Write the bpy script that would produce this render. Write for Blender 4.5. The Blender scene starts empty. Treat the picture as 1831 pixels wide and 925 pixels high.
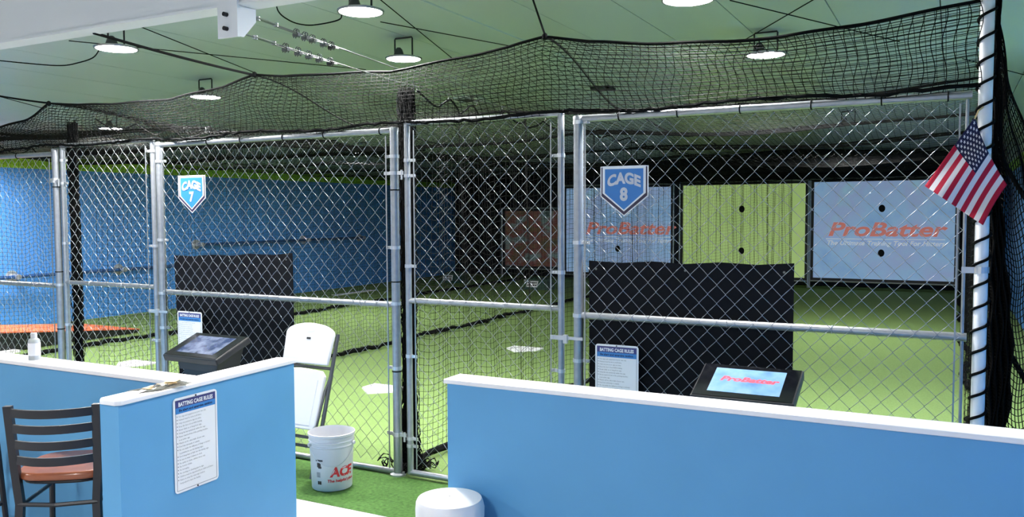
import bpy, bmesh, math, random
import numpy as np
from mathutils import Matrix, Vector, Quaternion

C = bpy.context.scene.collection
SC = bpy.context.scene
random.seed(7)
rng = np.random.default_rng(7)
PI = math.pi

# ------------------------------------------------------------------ camera
cam_d = bpy.data.cameras.new('camera')
cam = bpy.data.objects.new('camera', cam_d)
C.objects.link(cam)
yaw, pitch, roll = math.radians(-27.682), math.radians(-3.071), math.radians(-0.253)
f0 = Vector((math.sin(yaw), math.cos(yaw), 0)); r0 = Vector((math.cos(yaw), -math.sin(yaw), 0)); u0 = Vector((0, 0, 1))
fw = f0 * math.cos(pitch) + u0 * math.sin(pitch)
up = u0 * math.cos(pitch) - f0 * math.sin(pitch)
rt = r0 * math.cos(roll) + up * math.sin(roll)
up2 = up * math.cos(roll) - r0 * math.sin(roll)
m = Matrix(((rt.x, up2.x, -fw.x, 0), (rt.y, up2.y, -fw.y, 0), (rt.z, up2.z, -fw.z, 1.8), (0, 0, 0, 1)))
cam.matrix_world = m
cam_d.sensor_fit = 'HORIZONTAL'; cam_d.sensor_width = 36.0
cam_d.lens = 36.0 * 1499.5 / 1831.0
cam_d.clip_start = 0.05; cam_d.clip_end = 200
SC.camera = cam

# ------------------------------------------------------------------ world, exposure
w = bpy.data.worlds.new('world'); SC.world = w; w.use_nodes = True
w.node_tree.nodes['Background'].inputs[0].default_value = (0.9, 0.95, 1, 1)
w.node_tree.nodes['Background'].inputs[1].default_value = 0.3
SC.view_settings.view_transform = 'Standard'; SC.view_settings.look = 'None'
SC.view_settings.exposure = 0.0; SC.view_settings.gamma = 1.0
SC.view_settings.use_curve_mapping = False
LAMP_STRENGTH = 790.0

# ------------------------------------------------------------------ helpers
def lin(c):
    out = []
    for v in c:
        v = v / 255.0
        out.append(v / 12.92 if v <= 0.04045 else ((v + 0.055) / 1.055) ** 2.4)
    return tuple(out) + (1.0,)

def mat(name, rgb, rough=0.5, metal=0.0, noise=0.0, nscale=20.0, bump=0.0, bscale=200.0, spec=0.5, emit=0.0, coat=0.0, alpha=1.0, trans=0.0):
    m = bpy.data.materials.new(name); m.use_nodes = True
    nt = m.node_tree; b = nt.nodes['Principled BSDF']
    b.inputs['Base Color'].default_value = lin(rgb); b.inputs['Roughness'].default_value = rough
    b.inputs['Metallic'].default_value = metal; b.inputs['Specular IOR Level'].default_value = spec
    b.inputs['Coat Weight'].default_value = coat
    b.inputs['Transmission Weight'].default_value = trans
    if emit:
        b.inputs['Emission Color'].default_value = lin(rgb); b.inputs['Emission Strength'].default_value = emit
    tc = nt.nodes.new('ShaderNodeTexCoord')
    if noise:
        n = nt.nodes.new('ShaderNodeTexNoise'); n.inputs['Scale'].default_value = nscale; n.inputs['Detail'].default_value = 5
        nt.links.new(tc.outputs['Object'], n.inputs['Vector'])
        r = nt.nodes.new('ShaderNodeValToRGB'); c = lin(rgb)
        r.color_ramp.elements[0].position = 0.3; r.color_ramp.elements[1].position = 0.7
        r.color_ramp.elements[0].color = tuple(x * (1 - noise) for x in c[:3]) + (1,)
        r.color_ramp.elements[1].color = tuple(min(1, x * (1 + noise)) for x in c[:3]) + (1,)
        nt.links.new(n.outputs['Fac'], r.inputs['Fac']); nt.links.new(r.outputs['Color'], b.inputs['Base Color'])
        if emit: nt.links.new(r.outputs['Color'], b.inputs['Emission Color'])
    if bump:
        n2 = nt.nodes.new('ShaderNodeTexNoise'); n2.inputs['Scale'].default_value = bscale; n2.inputs['Detail'].default_value = 3
        nt.links.new(tc.outputs['Object'], n2.inputs['Vector'])
        bp = nt.nodes.new('ShaderNodeBump'); bp.inputs['Strength'].default_value = bump; bp.inputs['Distance'].default_value = 0.01
        nt.links.new(n2.outputs['Fac'], bp.inputs['Height']); nt.links.new(bp.outputs['Normal'], b.inputs['Normal'])
    return m

M = {}
M['galv'] = mat('galvanised_steel', (158, 161, 166), 0.38, 0.75, noise=0.08, nscale=30)
M['wire'] = mat('galvanised_wire', (158, 161, 166), 0.3, 0.92)
M['net'] = mat('black_netting', (9, 10, 10), 0.85, spec=0.1)
M['rope'] = mat('black_rope', (9, 10, 11), 0.8, spec=0.1)
M['black'] = mat('black_plastic', (22, 23, 27), 0.42)
M['matte'] = mat('black_vinyl', (14, 15, 21), 0.7, noise=0.1, nscale=8, spec=0.15)
M['curtain'] = mat('black_curtain', (14, 16, 24), 0.85)
M['cap'] = mat('white_cap', (238, 237, 240), 0.4, noise=0.02, nscale=6)
M['white'] = mat('white_paint', (240, 240, 243), 0.4)
M['plastic'] = mat('white_plastic', (200, 200, 204), 0.38)
M['half'] = mat('half_wall_blue', (91, 157, 204), 0.55, noise=0.03, nscale=3, bump=0.04, bscale=300)
M['turf'] = mat('cage_turf', (112, 136, 80), 0.85, noise=0.16, nscale=60, bump=0.5, bscale=400, spec=0.15)
M['turf2'] = mat('strip_turf', (70, 104, 50), 0.85, noise=0.3, nscale=45, bump=0.6, bscale=350, spec=0.15)
M['concrete'] = mat('concrete', (176, 175, 174), 0.6, noise=0.08, nscale=5)
M['panel'] = mat('ceiling_panel', (200, 210, 206), 0.3, spec=0.5)
M['lampbody'] = mat('lamp_housing', (70, 72, 74), 0.4, 0.4)
M['lampring'] = mat('lamp_ring', (150, 150, 152), 0.35, 0.6)
M['steel_dark'] = mat('dark_steel', (40, 40, 44), 0.4, 0.5)
M['stool'] = mat('stool_metal', (30, 31, 38), 0.42)
M['wood'] = mat('stool_seat_wood', (150, 86, 58), 0.25, noise=0.15, nscale=7)
M['orange'] = mat('orange_turf', (214, 112, 78), 0.85, noise=0.15, nscale=50, spec=0.1)
M['signwhite'] = mat('sign_white', (236, 236, 240), 0.35)
M['signnavy'] = mat('sign_navy', (62, 62, 120), 0.4)
M['signblue'] = mat('sign_blue', (60, 128, 196), 0.4)
M['signtext'] = mat('sign_grey_text', (120, 120, 126), 0.5)
M['signdark'] = mat('sign_dark_text', (22, 36, 84), 0.5)
M['shieldblue'] = mat('shield_blue', (50, 118, 188), 0.35)
M['shielddark'] = mat('shield_dark', (52, 42, 70), 0.4)
M['shieldgrey'] = mat('shield_silver', (196, 198, 208), 0.4)
M['red'] = mat('red_print', (205, 40, 50), 0.45)
M['flagred'] = mat('flag_red', (176, 30, 58), 0.75, spec=0.2)
M['flagwhite'] = mat('flag_white', (222, 216, 220), 0.75, spec=0.2)
M['flagblue'] = mat('flag_blue', (34, 34, 66), 0.75, spec=0.2)
M['greybar'] = mat('dark_grey_tube', (74, 76, 80), 0.4, 0.3)
M['bottle'] = mat('clear_bottle', (232, 236, 240), 0.15, trans=0.55)
M['gel'] = mat('bottle_base', (150, 156, 168), 0.2)
M['bag'] = mat('clear_bag', (244, 240, 232), 0.1, trans=0.92)
M['tan'] = mat('tan_card', (206, 176, 126), 0.6, noise=0.15, nscale=30)
M['green_box'] = mat('dark_green_plastic', (24, 66, 50), 0.5)
M['greyvent'] = mat('dark_vent', (46, 52, 50), 0.6)
M['glass'] = mat('touch_glass', (12, 14, 20), 0.12, spec=0.6)
M['screenred'] = mat('screen_red_text', (232, 142, 132), 0.7, emit=0.35)
M['screenwhite'] = mat('screen_white_text', (240, 246, 250), 0.7, emit=0.3)
M['kioskred'] = mat('kiosk_red_text', (214, 60, 84), 0.3, emit=0.5)
M['darkhole'] = mat('port_black', (8, 10, 12), 0.9)
M['hook'] = mat('steel_cable', (120, 124, 122), 0.45, 0.7)
M['alu'] = mat('aluminium', (200, 202, 206), 0.35, 0.7)
M['clip'] = mat('cast_clip', (92, 95, 96), 0.5, 0.6)
M['yellow'] = mat('limey_frame_edge', (150, 170, 60), 0.5)

def picture(name, cols, scale, rough=0.6, emit=0.3, axis=0.0, detail=4, stretch=(1, 1, 1)):
    m = bpy.data.materials.new(name); m.use_nodes = True
    nt = m.node_tree; b = nt.nodes['Principled BSDF']; b.inputs['Roughness'].default_value = rough
    tc = nt.nodes.new('ShaderNodeTexCoord'); mp = nt.nodes.new('ShaderNodeMapping'); mp.inputs['Scale'].default_value = stretch
    n = nt.nodes.new('ShaderNodeTexNoise'); n.inputs['Scale'].default_value = scale; n.inputs['Detail'].default_value = detail
    r = nt.nodes.new('ShaderNodeValToRGB')
    nt.links.new(tc.outputs['Object'], mp.inputs['Vector']); nt.links.new(mp.outputs['Vector'], n.inputs['Vector'])
    nt.links.new(n.outputs['Fac'], r.inputs['Fac'])
    els = r.color_ramp.elements
    while len(els) < len(cols): els.new(0.5)
    for i, c in enumerate(cols):
        els[i].position = 0.3 + 0.4 * i / (len(cols) - 1); els[i].color = lin(c)
    nt.links.new(r.outputs['Color'], b.inputs['Base Color']); nt.links.new(r.outputs['Color'], b.inputs['Emission Color'])
    b.inputs['Emission Strength'].default_value = emit
    return m
M['pic_blue'] = picture('projected_pale_blue', [(120, 160, 206), (146, 182, 220), (152, 172, 212), (146, 194, 212)], 0.9, emit=0.5)
M['pic_green'] = picture('pale_green_cloth', [(180, 210, 128), (194, 220, 142)], 0.8, emit=0.45)
M['pic_field'] = picture('stadium_picture', [(50, 70, 66), (120, 140, 136), (120, 70, 66), (110, 92, 66), (60, 66, 58)], 1.6, emit=0.2, stretch=(1, 1, 1.6))
M['pic_dark'] = picture('kiosk_dark_picture', [(10, 16, 34), (26, 38, 68), (84, 92, 112), (30, 38, 60)], 6.0, rough=0.12, emit=0.12)
M['pic_kiosk'] = picture('kiosk_blue_picture', [(90, 130, 180), (120, 160, 206), (150, 180, 214)], 7.0, rough=0.15, emit=0.2)

def painted_wall(name):
    """blue paint to 2.56 m, a lime stripe to 2.76 m, pale green liner above"""
    m = bpy.data.materials.new(name); m.use_nodes = True
    nt = m.node_tree; b = nt.nodes['Principled BSDF']; b.inputs['Roughness'].default_value = 0.45
    tc = nt.nodes.new('ShaderNodeTexCoord'); sx = nt.nodes.new('ShaderNodeSeparateXYZ'); nt.links.new(tc.outputs['Object'], sx.inputs[0])
    mr = nt.nodes.new('ShaderNodeMapRange'); mr.inputs['From Max'].default_value = 4.0
    nt.links.new(sx.outputs['Z'], mr.inputs['Value'])
    r = nt.nodes.new('ShaderNodeValToRGB'); r.color_ramp.interpolation = 'CONSTANT'
    e = r.color_ramp.elements; e[0].position = 0; e[0].color = lin((80, 150, 228))
    e[1].position = 2.558 / 4; e[1].color = lin((146, 200, 40))
    e3 = e.new(2.76 / 4); e3.color = lin((190, 204, 192))
    nt.links.new(mr.outputs['Result'], r.inputs['Fac']); nt.links.new(r.outputs['Color'], b.inputs['Base Color'])
    return m
M['painted'] = painted_wall('blue_wall_with_lime_stripe')

WL = {}
def wloc(o):
    return WL.get(o.name, Vector((0, 0, 0)))

class MB:
    """collects shapes, then links them as ONE mesh object"""
    def __init__(s): s.v = []; s.f = []; s.n = 0; s.mi = []; s.cur = 0
    def add(s, v, f):
        v = np.asarray(v, float).reshape(-1, 3)
        s.v.append(v); s.f += [tuple(i + s.n for i in q) for q in f]; s.mi += [s.cur] * len(f); s.n += len(v)
        return s
    def box(s, x0, x1, y0, y1, z0, z1):
        v = [(x, y, z) for x in (x0, x1) for y in (y0, y1) for z in (z0, z1)]
        return s.add(v, [(0, 1, 3, 2), (4, 6, 7, 5), (0, 4, 5, 1), (2, 3, 7, 6), (0, 2, 6, 4), (1, 5, 7, 3)])
    def obox(s, o, ax, ay, az):
        """box spanned by three vectors from corner o"""
        o, ax, ay, az = map(lambda q: np.array(q, float), (o, ax, ay, az))
        v = [o + i * ax + j * ay + k * az for i in (0, 1) for j in (0, 1) for k in (0, 1)]
        return s.add(v, [(0, 1, 3, 2), (4, 6, 7, 5), (0, 4, 5, 1), (2, 3, 7, 6), (0, 2, 6, 4), (1, 5, 7, 3)])
    def tube(s, pts, r, n=8, cap=True, closed=False):
        P = np.array(pts, float); k = len(P)
        if closed: T = np.roll(P, -1, 0) - np.roll(P, 1, 0)
        else:
            T = np.gradient(P, axis=0)
        T /= np.maximum(np.linalg.norm(T, axis=1, keepdims=True), 1e-9)
        a = T[0]; ref = np.array([0, 0, 1.]) if abs(a[2]) < 0.9 else np.array([1., 0, 0])
        nrm = np.cross(a, ref); nrm /= np.linalg.norm(nrm); V = []
        rr = np.broadcast_to(np.asarray(r, float), (k,))
        for i in range(k):
            nrm = nrm - T[i] * np.dot(nrm, T[i]); nrm /= max(np.linalg.norm(nrm), 1e-9)
            bn = np.cross(T[i], nrm)
            for j in range(n):
                t = 2 * PI * j / n; V.append(P[i] + rr[i] * (math.cos(t) * nrm + math.sin(t) * bn))
        F = []
        for i in range(k if closed else k - 1):
            i2 = (i + 1) % k
            for j in range(n):
                j2 = (j + 1) % n
                F.append((i * n + j, i * n + j2, i2 * n + j2, i2 * n + j))
        if cap and not closed:
            F.append(tuple(range(n - 1, -1, -1))); F.append(tuple((k - 1) * n + j for j in range(n)))
        return s.add(V, F)
    def lathe(s, prof, c=(0, 0, 0), n=32, capb=True, capt=True):
        V = []; F = []; k = len(prof)
        for r, z in prof:
            for j in range(n):
                t = 2 * PI * j / n; V.append((c[0] + r * math.cos(t), c[1] + r * math.sin(t), c[2] + z))
        for i in range(k - 1):
            for j in range(n):
                j2 = (j + 1) % n; F.append((i * n + j, i * n + j2, (i + 1) * n + j2, (i + 1) * n + j))
        if capb: F.append(tuple(range(n - 1, -1, -1)))
        if capt: F.append(tuple((k - 1) * n + j for j in range(n)))
        return s.add(V, F)
    def prism(s, outline, o, U, V, N, t):
        """outline (u,v) polygon placed at o on axes U,V and given thickness t along N"""
        o, U, V, N = map(lambda q: np.array(q, float), (o, U, V, N)); k = len(outline)
        a = [o + u * U + v * V for u, v in outline]; b = [p + N * t for p in a]
        F = [tuple(range(k)), tuple(range(2 * k - 1, k - 1, -1))] + [(i, (i + 1) % k, k + (i + 1) % k, k + i) for i in range(k)]
        return s.add(a + b, F)
    def build(s, name, m, parent=None, local=False, smooth=False, origin=None):
        V = np.concatenate(s.v) if s.v else np.zeros((0, 3))
        off = Vector((0, 0, 0))
        if parent is None:
            if origin is None:
                lo, hi = V.min(0), V.max(0); origin = ((lo[0] + hi[0]) / 2, (lo[1] + hi[1]) / 2, lo[2])
            off = Vector(origin)
        elif not local: off = wloc(parent)
        me = bpy.data.meshes.new(name)
        me.from_pydata((V - np.array(off)).tolist(), [], s.f)
        ms = m if isinstance(m, (list, tuple)) else [m]
        for q in ms: me.materials.append(q)
        if len(ms) > 1: me.polygons.foreach_set('material_index', s.mi)
        bm = bmesh.new(); bm.from_mesh(me); bmesh.ops.recalc_face_normals(bm, faces=bm.faces); bm.to_mesh(me); bm.free()
        if smooth:
            me.polygons.foreach_set('use_smooth', [True] * len(me.polygons))
            try: me.set_sharp_from_angle(angle=math.radians(40))
            except Exception: pass
        o = bpy.data.objects.new(name, me); C.objects.link(o)
        if parent is None:
            o.location = off; WL[o.name] = off
        else:
            o.parent = parent; WL[o.name] = Vector((0, 0, 0)) if local else off
        return o

def thing(name, label, cat, loc=(0, 0, 0), rz=0.0, group=None):
    o = bpy.data.objects.new(name, None); C.objects.link(o); o.empty_display_size = 0.1
    o.location = loc; o.rotation_euler = (0, 0, rz); WL[o.name] = Vector(loc)
    o['label'] = label; o['category'] = cat
    if group: o['group'] = group
    return o
def tag(o, label, cat, group=None, kind=None):
    o['label'] = label; o['category'] = cat
    if group: o['group'] = group
    if kind: o['kind'] = kind
    return o
def struct(o): o['kind'] = 'structure'; return o
def stuff(o): o['kind'] = 'stuff'; return o
def dup(root, loc, rz=None, label=None):
    r = root.copy(); C.objects.link(r); r.location = loc
    if rz is not None: r.rotation_euler = (0, 0, rz)
    if label: r['label'] = label
    for ch in list(root.children):
        c = ch.copy(); C.objects.link(c); c.parent = r
        for g in ch.children:
            d = g.copy(); C.objects.link(d); d.parent = c
    return r

def bulk_mesh(name, V, Q, m, parent, smooth=False):
    """numpy quads to one mesh object; V in world coordinates"""
    off = wloc(parent) if parent else Vector((0, 0, 0))
    V = V - np.array(off)
    me = bpy.data.meshes.new(name)
    me.vertices.add(len(V)); me.vertices.foreach_set('co', V.astype(np.float32).ravel())
    me.loops.add(Q.size); me.loops.foreach_set('vertex_index', Q.astype(np.int32).ravel())
    me.polygons.add(len(Q)); me.polygons.foreach_set('loop_start', np.arange(0, Q.size, 4, dtype=np.int32))
    me.materials.append(m)
    me.update(calc_edges=True); me.validate()
    if smooth: me.polygons.foreach_set('use_smooth', [True] * len(me.polygons))
    o = bpy.data.objects.new(name, me); C.objects.link(o)
    if parent: o.parent = parent
    return o

def strands(polys, r, sides=3):
    """list of (n,3) arrays -> verts, quads of thin prisms along them"""
    VV = []; QQ = []; base = 0
    ang = 2 * PI * np.arange(sides) / sides + 0.4
    for P in polys:
        P = np.asarray(P, float); k = len(P)
        T = np.gradient(P, axis=0); T /= np.maximum(np.linalg.norm(T, axis=1, keepdims=True), 1e-9)
        a = np.abs(T.mean(0)); ref = np.zeros(3); ref[int(np.argmin(a))] = 1
        A = np.cross(T, ref); A /= np.maximum(np.linalg.norm(A, axis=1, keepdims=True), 1e-9); B = np.cross(T, A)
        V = P[:, None, :] + r * (np.cos(ang)[None, :, None] * A[:, None, :] + np.sin(ang)[None, :, None] * B[:, None, :])
        VV.append(V.reshape(-1, 3))
        i = np.arange(k - 1)[:, None]; j = np.arange(sides)[None, :]; j2 = (j + 1) % sides
        q = np.stack([i * sides + j, i * sides + j2, (i + 1) * sides + j2, (i + 1) * sides + j], -1).reshape(-1, 4) + base
        QQ.append(q); base += k * sides
    return np.concatenate(VV), np.concatenate(QQ)

def net(name, F, us, vs, nu, nv, r, m, parent):
    """knotted net on surface F(u,v): strands at every us / vs, sampled nv / nu points"""
    polys = []
    ul = np.linspace(us[0], us[-1], nu); vl = np.linspace(vs[0], vs[-1], nv)
    for v in vs: polys.append(F(ul, np.full_like(ul, v)))
    for u in us: polys.append(F(np.full_like(vl, u), vl))
    V, Q = strands(polys, r)
    return stuff(bulk_mesh(name, V, Q, m, parent))

def text_geo(body, size, align='CENTER', offset=0.0, shear=0.0, res=2, spacing=1.0):
    cu = bpy.data.curves.new('text', 'FONT'); cu.body = body; cu.size = size; cu.align_x = align
    cu.offset = offset; cu.shear = shear; cu.resolution_u = res; cu.space_character = spacing
    o = bpy.data.objects.new('text', cu); C.objects.link(o)
    dg = bpy.context.evaluated_depsgraph_get(); dg.update()
    me = o.evaluated_get(dg).to_mesh()
    V = np.array([v.co[:] for v in me.vertices]); F = [tuple(p.vertices) for p in me.polygons]
    o.evaluated_get(dg).to_mesh_clear(); bpy.data.objects.remove(o); bpy.data.curves.remove(cu)
    return (V.reshape(-1, 3), F)
def add_text(mb, body, size, o, U, V, sx=1.0, fit=None, **kw):
    G, F = text_geo(body, size, **kw)
    if not len(G): return
    if fit:
        w = G[:, 0].max() - G[:, 0].min(); sx = fit / w
    o, U, V = map(lambda q: np.array(q, float), (o, U, V))
    mb.add(o + np.outer(G[:, 0] * sx, U) + np.outer(G[:, 1], V), F)

def rrect(w, h, r, n=4):
    """rounded rectangle outline centred on 0"""
    out = []
    for cx, cy, a in ((w/2-r, h/2-r, 0), (-w/2+r, h/2-r, 90), (-w/2+r, -h/2+r, 180), (w/2-r, -h/2+r, 270)):
        for k in range(n + 1):
            t = math.radians(a + 90 * k / n); out.append((cx + r * math.cos(t), cy + r * math.sin(t)))
    return out
def mbox(x0, x1, y0, y1, z0, z1): return MB().box(x0, x1, y0, y1, z0, z1)

# ------------------------------------------------------------------ the room
def ceil_z(x): return 3.36 - 0.055 * abs(x + 3.5)
struct(mbox(-13.4, 1.1, -5, 3.99, -0.1, 0).build('floor', M['concrete']))
struct(mbox(-13.5, -13.26, -5, 22, -0.1, 4).build('wall_left', M['painted'], origin=(-13.26, 0, 0)))
struct(mbox(1.0, 1.2, -5, 22, -0.1, 4).build('wall_right', M['painted'], origin=(1, 0, 0)))
struct(mbox(-13.4, 1.1, 21.75, 21.95, -0.1, 4).build('wall_back', M['curtain']))
struct(mbox(-13.4, 1.1, -5.2, -5, -0.1, 4).build('wall_front', M['white']))
# ceiling: slab with the liner panels hung below it, joints open between them
sl = MB()
xs = [-13.5, -3.5, 1.2]
for a, b in ((0, 1), (1, 2)):
    za, zb = ceil_z(xs[a]) + 0.03, ceil_z(xs[b]) + 0.03
    sl.add([(xs[a], -5.2, za), (xs[b], -5.2, zb), (xs[b], 22, zb), (xs[a], 22, za), (xs[a], -5.2, za + .1), (xs[b], -5.2, zb + .1), (xs[b], 22, zb + .1), (xs[a], 22, za + .1)],
           [(0, 1, 2, 3), (4, 7, 6, 5), (0, 4, 5, 1), (2, 6, 7, 3), (1, 5, 6, 2), (0, 3, 7, 4)])
ceiling = struct(sl.build('ceiling', M['greyvent']))
edges = [-3.5 + 0.68 * k for k in range(-14, 7)]
edges = [-13.26] + [e for e in edges if -13.26 < e < 1.0] + [1.0]
for a, b in zip(edges[:-1], edges[1:]):
    a2, b2 = a + 0.004, b - 0.004
    za, zb = ceil_z(a2), ceil_z(b2)
    for y0, y1 in ((-5, 12.96), (12.975, 21.75)):
        dz = 0 if y0 < 0 else 0.006
        q = MB(); q.add([(a2, y0, za + dz), (b2, y0, zb + dz), (b2, y1, zb + dz), (a2, y1, za + dz), (a2, y0, za + .03), (b2, y0, zb + .03), (b2, y1, zb + .03), (a2, y1, za + .03)],
              [(0, 1, 2, 3), (4, 7, 6, 5), (0, 4, 5, 1), (2, 6, 7, 3), (1, 5, 6, 2), (0, 3, 7, 4)])
        q.build('ceiling_panel', M['panel'], ceiling)
# standing ridge cap
rc = MB(); rc.box(-3.56, -3.44, -5, 21.7, 3.345, 3.358); rc.build('ridge_strip', M['panel'], ceiling)

# turf
tag(mbox(-13.25, 0.99, 4.66, 21.74, -0.02, 0.0).build('cage_turf', M['turf']), 'bright green artificial turf laid through the batting cages behind the fence', 'turf')
tag(mbox(-13.25, 0.99, 3.992, 4.655, -0.02, 0.001).build('turf_strip', M['turf2']), 'darker green turf strip in front of the chain-link fence beside bare concrete', 'turf')

# steel beam with its bracket
t = thing('roof_beam', 'long white steel beam crossing under the ceiling at top left', 'beam', (-5.5, 3.18, 2.845))
q = MB(); q.box(-13.2, 0.95, 3.115, 3.24, 2.845, 2.857); q.box(-13.2, 0.95, 3.13, 3.15, 2.857, 3.10); q.build('web', M['white'], t)
br = MB(); br.box(-3.30, -3.165, 3.108, 3.122, 2.687, 2.90)
br.add([(-3.175, 3.122, 2.69), (-3.165, 3.122, 2.69), (-3.165, 3.15, 2.69), (-3.175, 3.15, 2.69), (-3.175, 3.122, 2.843), (-3.165, 3.122, 2.843), (-3.165, 3.235, 2.843), (-3.175, 3.235, 2.843), (-3.175, 3.235, 2.78), (-3.165, 3.235, 2.78)],
       [(0, 3, 8, 7, 4), (1, 5, 6, 9, 2), (0, 1, 2, 3), (4, 7, 6, 5), (2, 9, 8, 3), (9, 6, 7, 8)])
b = br.build('bracket', M['white'], t)
for z in (2.73, 2.80):
    q = MB(); q.tube([(-3.235, 3.108, z), (-3.235, 3.085, z)], 0.011, 8); q.build('bolt', M['steel_dark'], b)

# ------------------------------------------------------------------ half walls
def half_wall(label, body, cap, chamfer=None):
    t = thing('half_wall', label, 'wall', ((body[0] + body[1]) / 2, (body[2] + body[3]) / 2, 0))
    mbox(*body, 0, 0.978).build('body', M['half'], t)
    x0, x1, y0, y1 = cap
    ol = [(x0, y0), (x1, y0), (x1, y1), (x0, y1)] if not chamfer else [(x0 + .03, y0), (x1 - .03, y0 ), (x1, y0 + .03), (x1, y1), (x0, y1), (x0, y0 + .03)]
    q = MB(); q.prism(ol, (0, 0, 0.978), (1, 0, 0), (0, 1, 0), (0, 0, 1), 0.022)
    o = q.build('cap', M['cap'], t)
    bv = o.modifiers.new('bevel', 'BEVEL'); bv.width = 0.004; bv.segments = 2
    o['label'] = 'white cap board'
    return t
half_wall('long blue half wall with white cap on the right, in front of cage 8', (-2.155, 0.98, 3.425, 3.555), (-2.17, 0.98, 3.412, 3.567))
half_wall('blue half wall with white cap behind the bar stools on the left', (-9.0, -3.31, 2.80, 2.925), (-9.0, -3.321, 2.785, 2.94))
t = thing('half_wall', 'short blue half wall end carrying a batting cage rules sign, beside the bar stool', 'wall', (-3.22, 2.95, 0))
WD = np.array([-.0396, .9992, 0]); WN = np.array([.9992, .0396, 0]); WO = np.array([-3.285, 2.375, 0])
q = MB(); q.obox(WO, WN * .115, WD * 1.142, (0, 0, .978)); q.build('body', M['half'], t)
a, b, c, d = -.012, .127, -.014, 1.157
q = MB(); q.prism([(a + .028, c), (b - .022, c), (b, c + .022), (b, d), (a, d), (a, c + .028)], WO + np.array([0, 0, .978]), WN, WD, (0, 0, 1), .022)
o = q.build('cap', M['cap'], t); o['label'] = 'white cap board'
bv = o.modifiers.new('bevel', 'BEVEL'); bv.width = .004; bv.segments = 2

# ------------------------------------------------------------------ chain-link fence
FY = 4.68
def chain(x0, x1, z0, z1, y):
    hw, hh = 0.05, 0.0522; n = int(round((x1 - x0) / hw)); k = int((z1 - z0) / hh)
    polys = []
    zz = z1 - hh * np.arange(k + 1)
    zs = np.repeat(zz, 1)
    for i in range(n):
        xs = np.where((np.arange(k + 1) + i) % 2 == 0, x0 + i * hw - .0015, x0 + (i + 1) * hw + .0015)
        ys = y + 0.0035 * np.where(np.arange(k + 1) % 2 == 0, 1, -1)
        P = np.stack([xs, ys, zs], 1)
        # mid points give the wire its twist
        mid = (P[1:] + P[:-1]) / 2; mid[:, 1] = y + 0.003 * np.where((np.arange(k) + i) % 2 == 0, 1, -1)
        A = np.empty((2 * k + 1, 3)); A[0::2] = P; A[1::2] = mid
        polys.append(A)
    return strands(polys, 0.0019, 4)
def band(t, x, z, r, side=1, name='tension_band'):
    q = MB(); q.lathe([(r, -.011), (r + .004, -.011), (r + .004, .011), (r, .011)], (x, FY, z), 16, False, False)
    q.box(min(x + side * r, x + side * (r + .042)), max(x + side * r, x + side * (r + .042)), FY - .007, FY + .003, z - .010, z + .010)
    q.tube([(x + side * (r + .028), FY - .018, z), (x + side * (r + .028), FY + .012, z)], .006, 6)
    q.build(name, M['alu'], t)
def ztie(t, x, z, r, name='cable_tie'):
    q = MB(); q.lathe([(r, -.004), (r + .003, -.004), (r + .003, .004), (r, .004)], (x, FY, z), 14, False, False); q.build(name, M['rope'], t)
def post(t, x, z1=2.385):
    q = MB(); q.lathe([(.030, 0), (.030, z1 - .03), (.033, z1 - .03), (.033, z1 - .006), (.028, z1), (0.004, z1 + .003)], (x, FY, 0), 20); q.build('post', M['galv'], t, smooth=True)
    q = MB(); q.lathe([(.055, 0), (.055, .012), (.034, .02)], (x, FY, 0), 16); q.build('post_base', M['alu'], t, smooth=True)
def rail(t, x0, x1, z, name, r=0.021):
    q = MB(); q.tube([(x0, FY, z), ((x0 + x1) / 2, FY, z), (x1, FY, z)], r, 14); q.build(name, M['galv'], t, smooth=True)
def fence(label, x0, x1, posts, bands, ties, railties, zt=2.363, zm=1.18, zb=0.022):
    t = thing('chain_link_fence', label, 'fence', ((x0 + x1) / 2, FY, 0))
    for x in posts: post(t, x)
    rail(t, x0, x1, zt, 'top_rail'); rail(t, x0, x1, zm, 'middle_rail'); rail(t, x0, x1, zb, 'bottom_rail')
    V, Q = chain(x0 + .045, x1 - .03, zb + .02, zt - .03, FY - .024)
    stuff(bulk_mesh('chain_link', V, Q, M['wire'], t))
    for s, x in ((1, x0 + .052), (-1, x1 - .052)):
        q = MB(); q.box(x - .004, x + .004, FY - .028, FY - .023, .05, zt - .04); q.build('tension_bar', M['galv'], t)
    for x, z, s in bands: band(t, x, z, .031, s)
    for x, z in ties: ztie(t, x, z, .031)
    for x in railties:
        q = MB(); a = np.linspace(0, 2 * PI, 13)[:-1]
        q.tube([(x, FY + .024 * math.cos(k), zt + .024 * math.sin(k)) for k in a], .0035, 5, closed=True); q.build('rail_tie', M['rope'], t)
    for x in np.arange(x0 + .35, x1 - .1, .55):
        q = MB(); a = np.linspace(0, 2 * PI, 11)[:-1]
        q.tube([(x, FY + .0235 * math.cos(k), zm + .0235 * math.sin(k)) for k in a], .002, 4, closed=True); q.build('wire_tie', M['alu'], t)
    return t
fence('chain-link fence panel of cage 7 with the CAGE 7 sign and black mat', -5.645, -3.35, (-5.645, -3.35),
      [(-3.35, 2.189, -1), (-3.35, 1.572, -1), (-3.35, .747, -1), (-3.35, .285, -1), (-3.35, 1.19, -1), (-5.645, 2.23, 1), (-5.645, 1.60, 1), (-5.645, .89, 1), (-5.645, 1.17, 1)],
      [(-3.35, 1.963), (-3.35, 1.339), (-3.35, .724)], [-5.1, -4.75, -4.33, -3.95, -3.46])
fence('chain-link fence panel of cage 8 between gate post and white pole', -2.0, 0.075, (-2.0,),
      [(-2.0, 2.345, 1), (-2.0, 1.623, 1), (-2.0, 1.18, 1), (-2.0, .905, 1)], [], [-1.74, -1.39, -1.04, -.67, -.33, -.03], zt=2.366)
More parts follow.
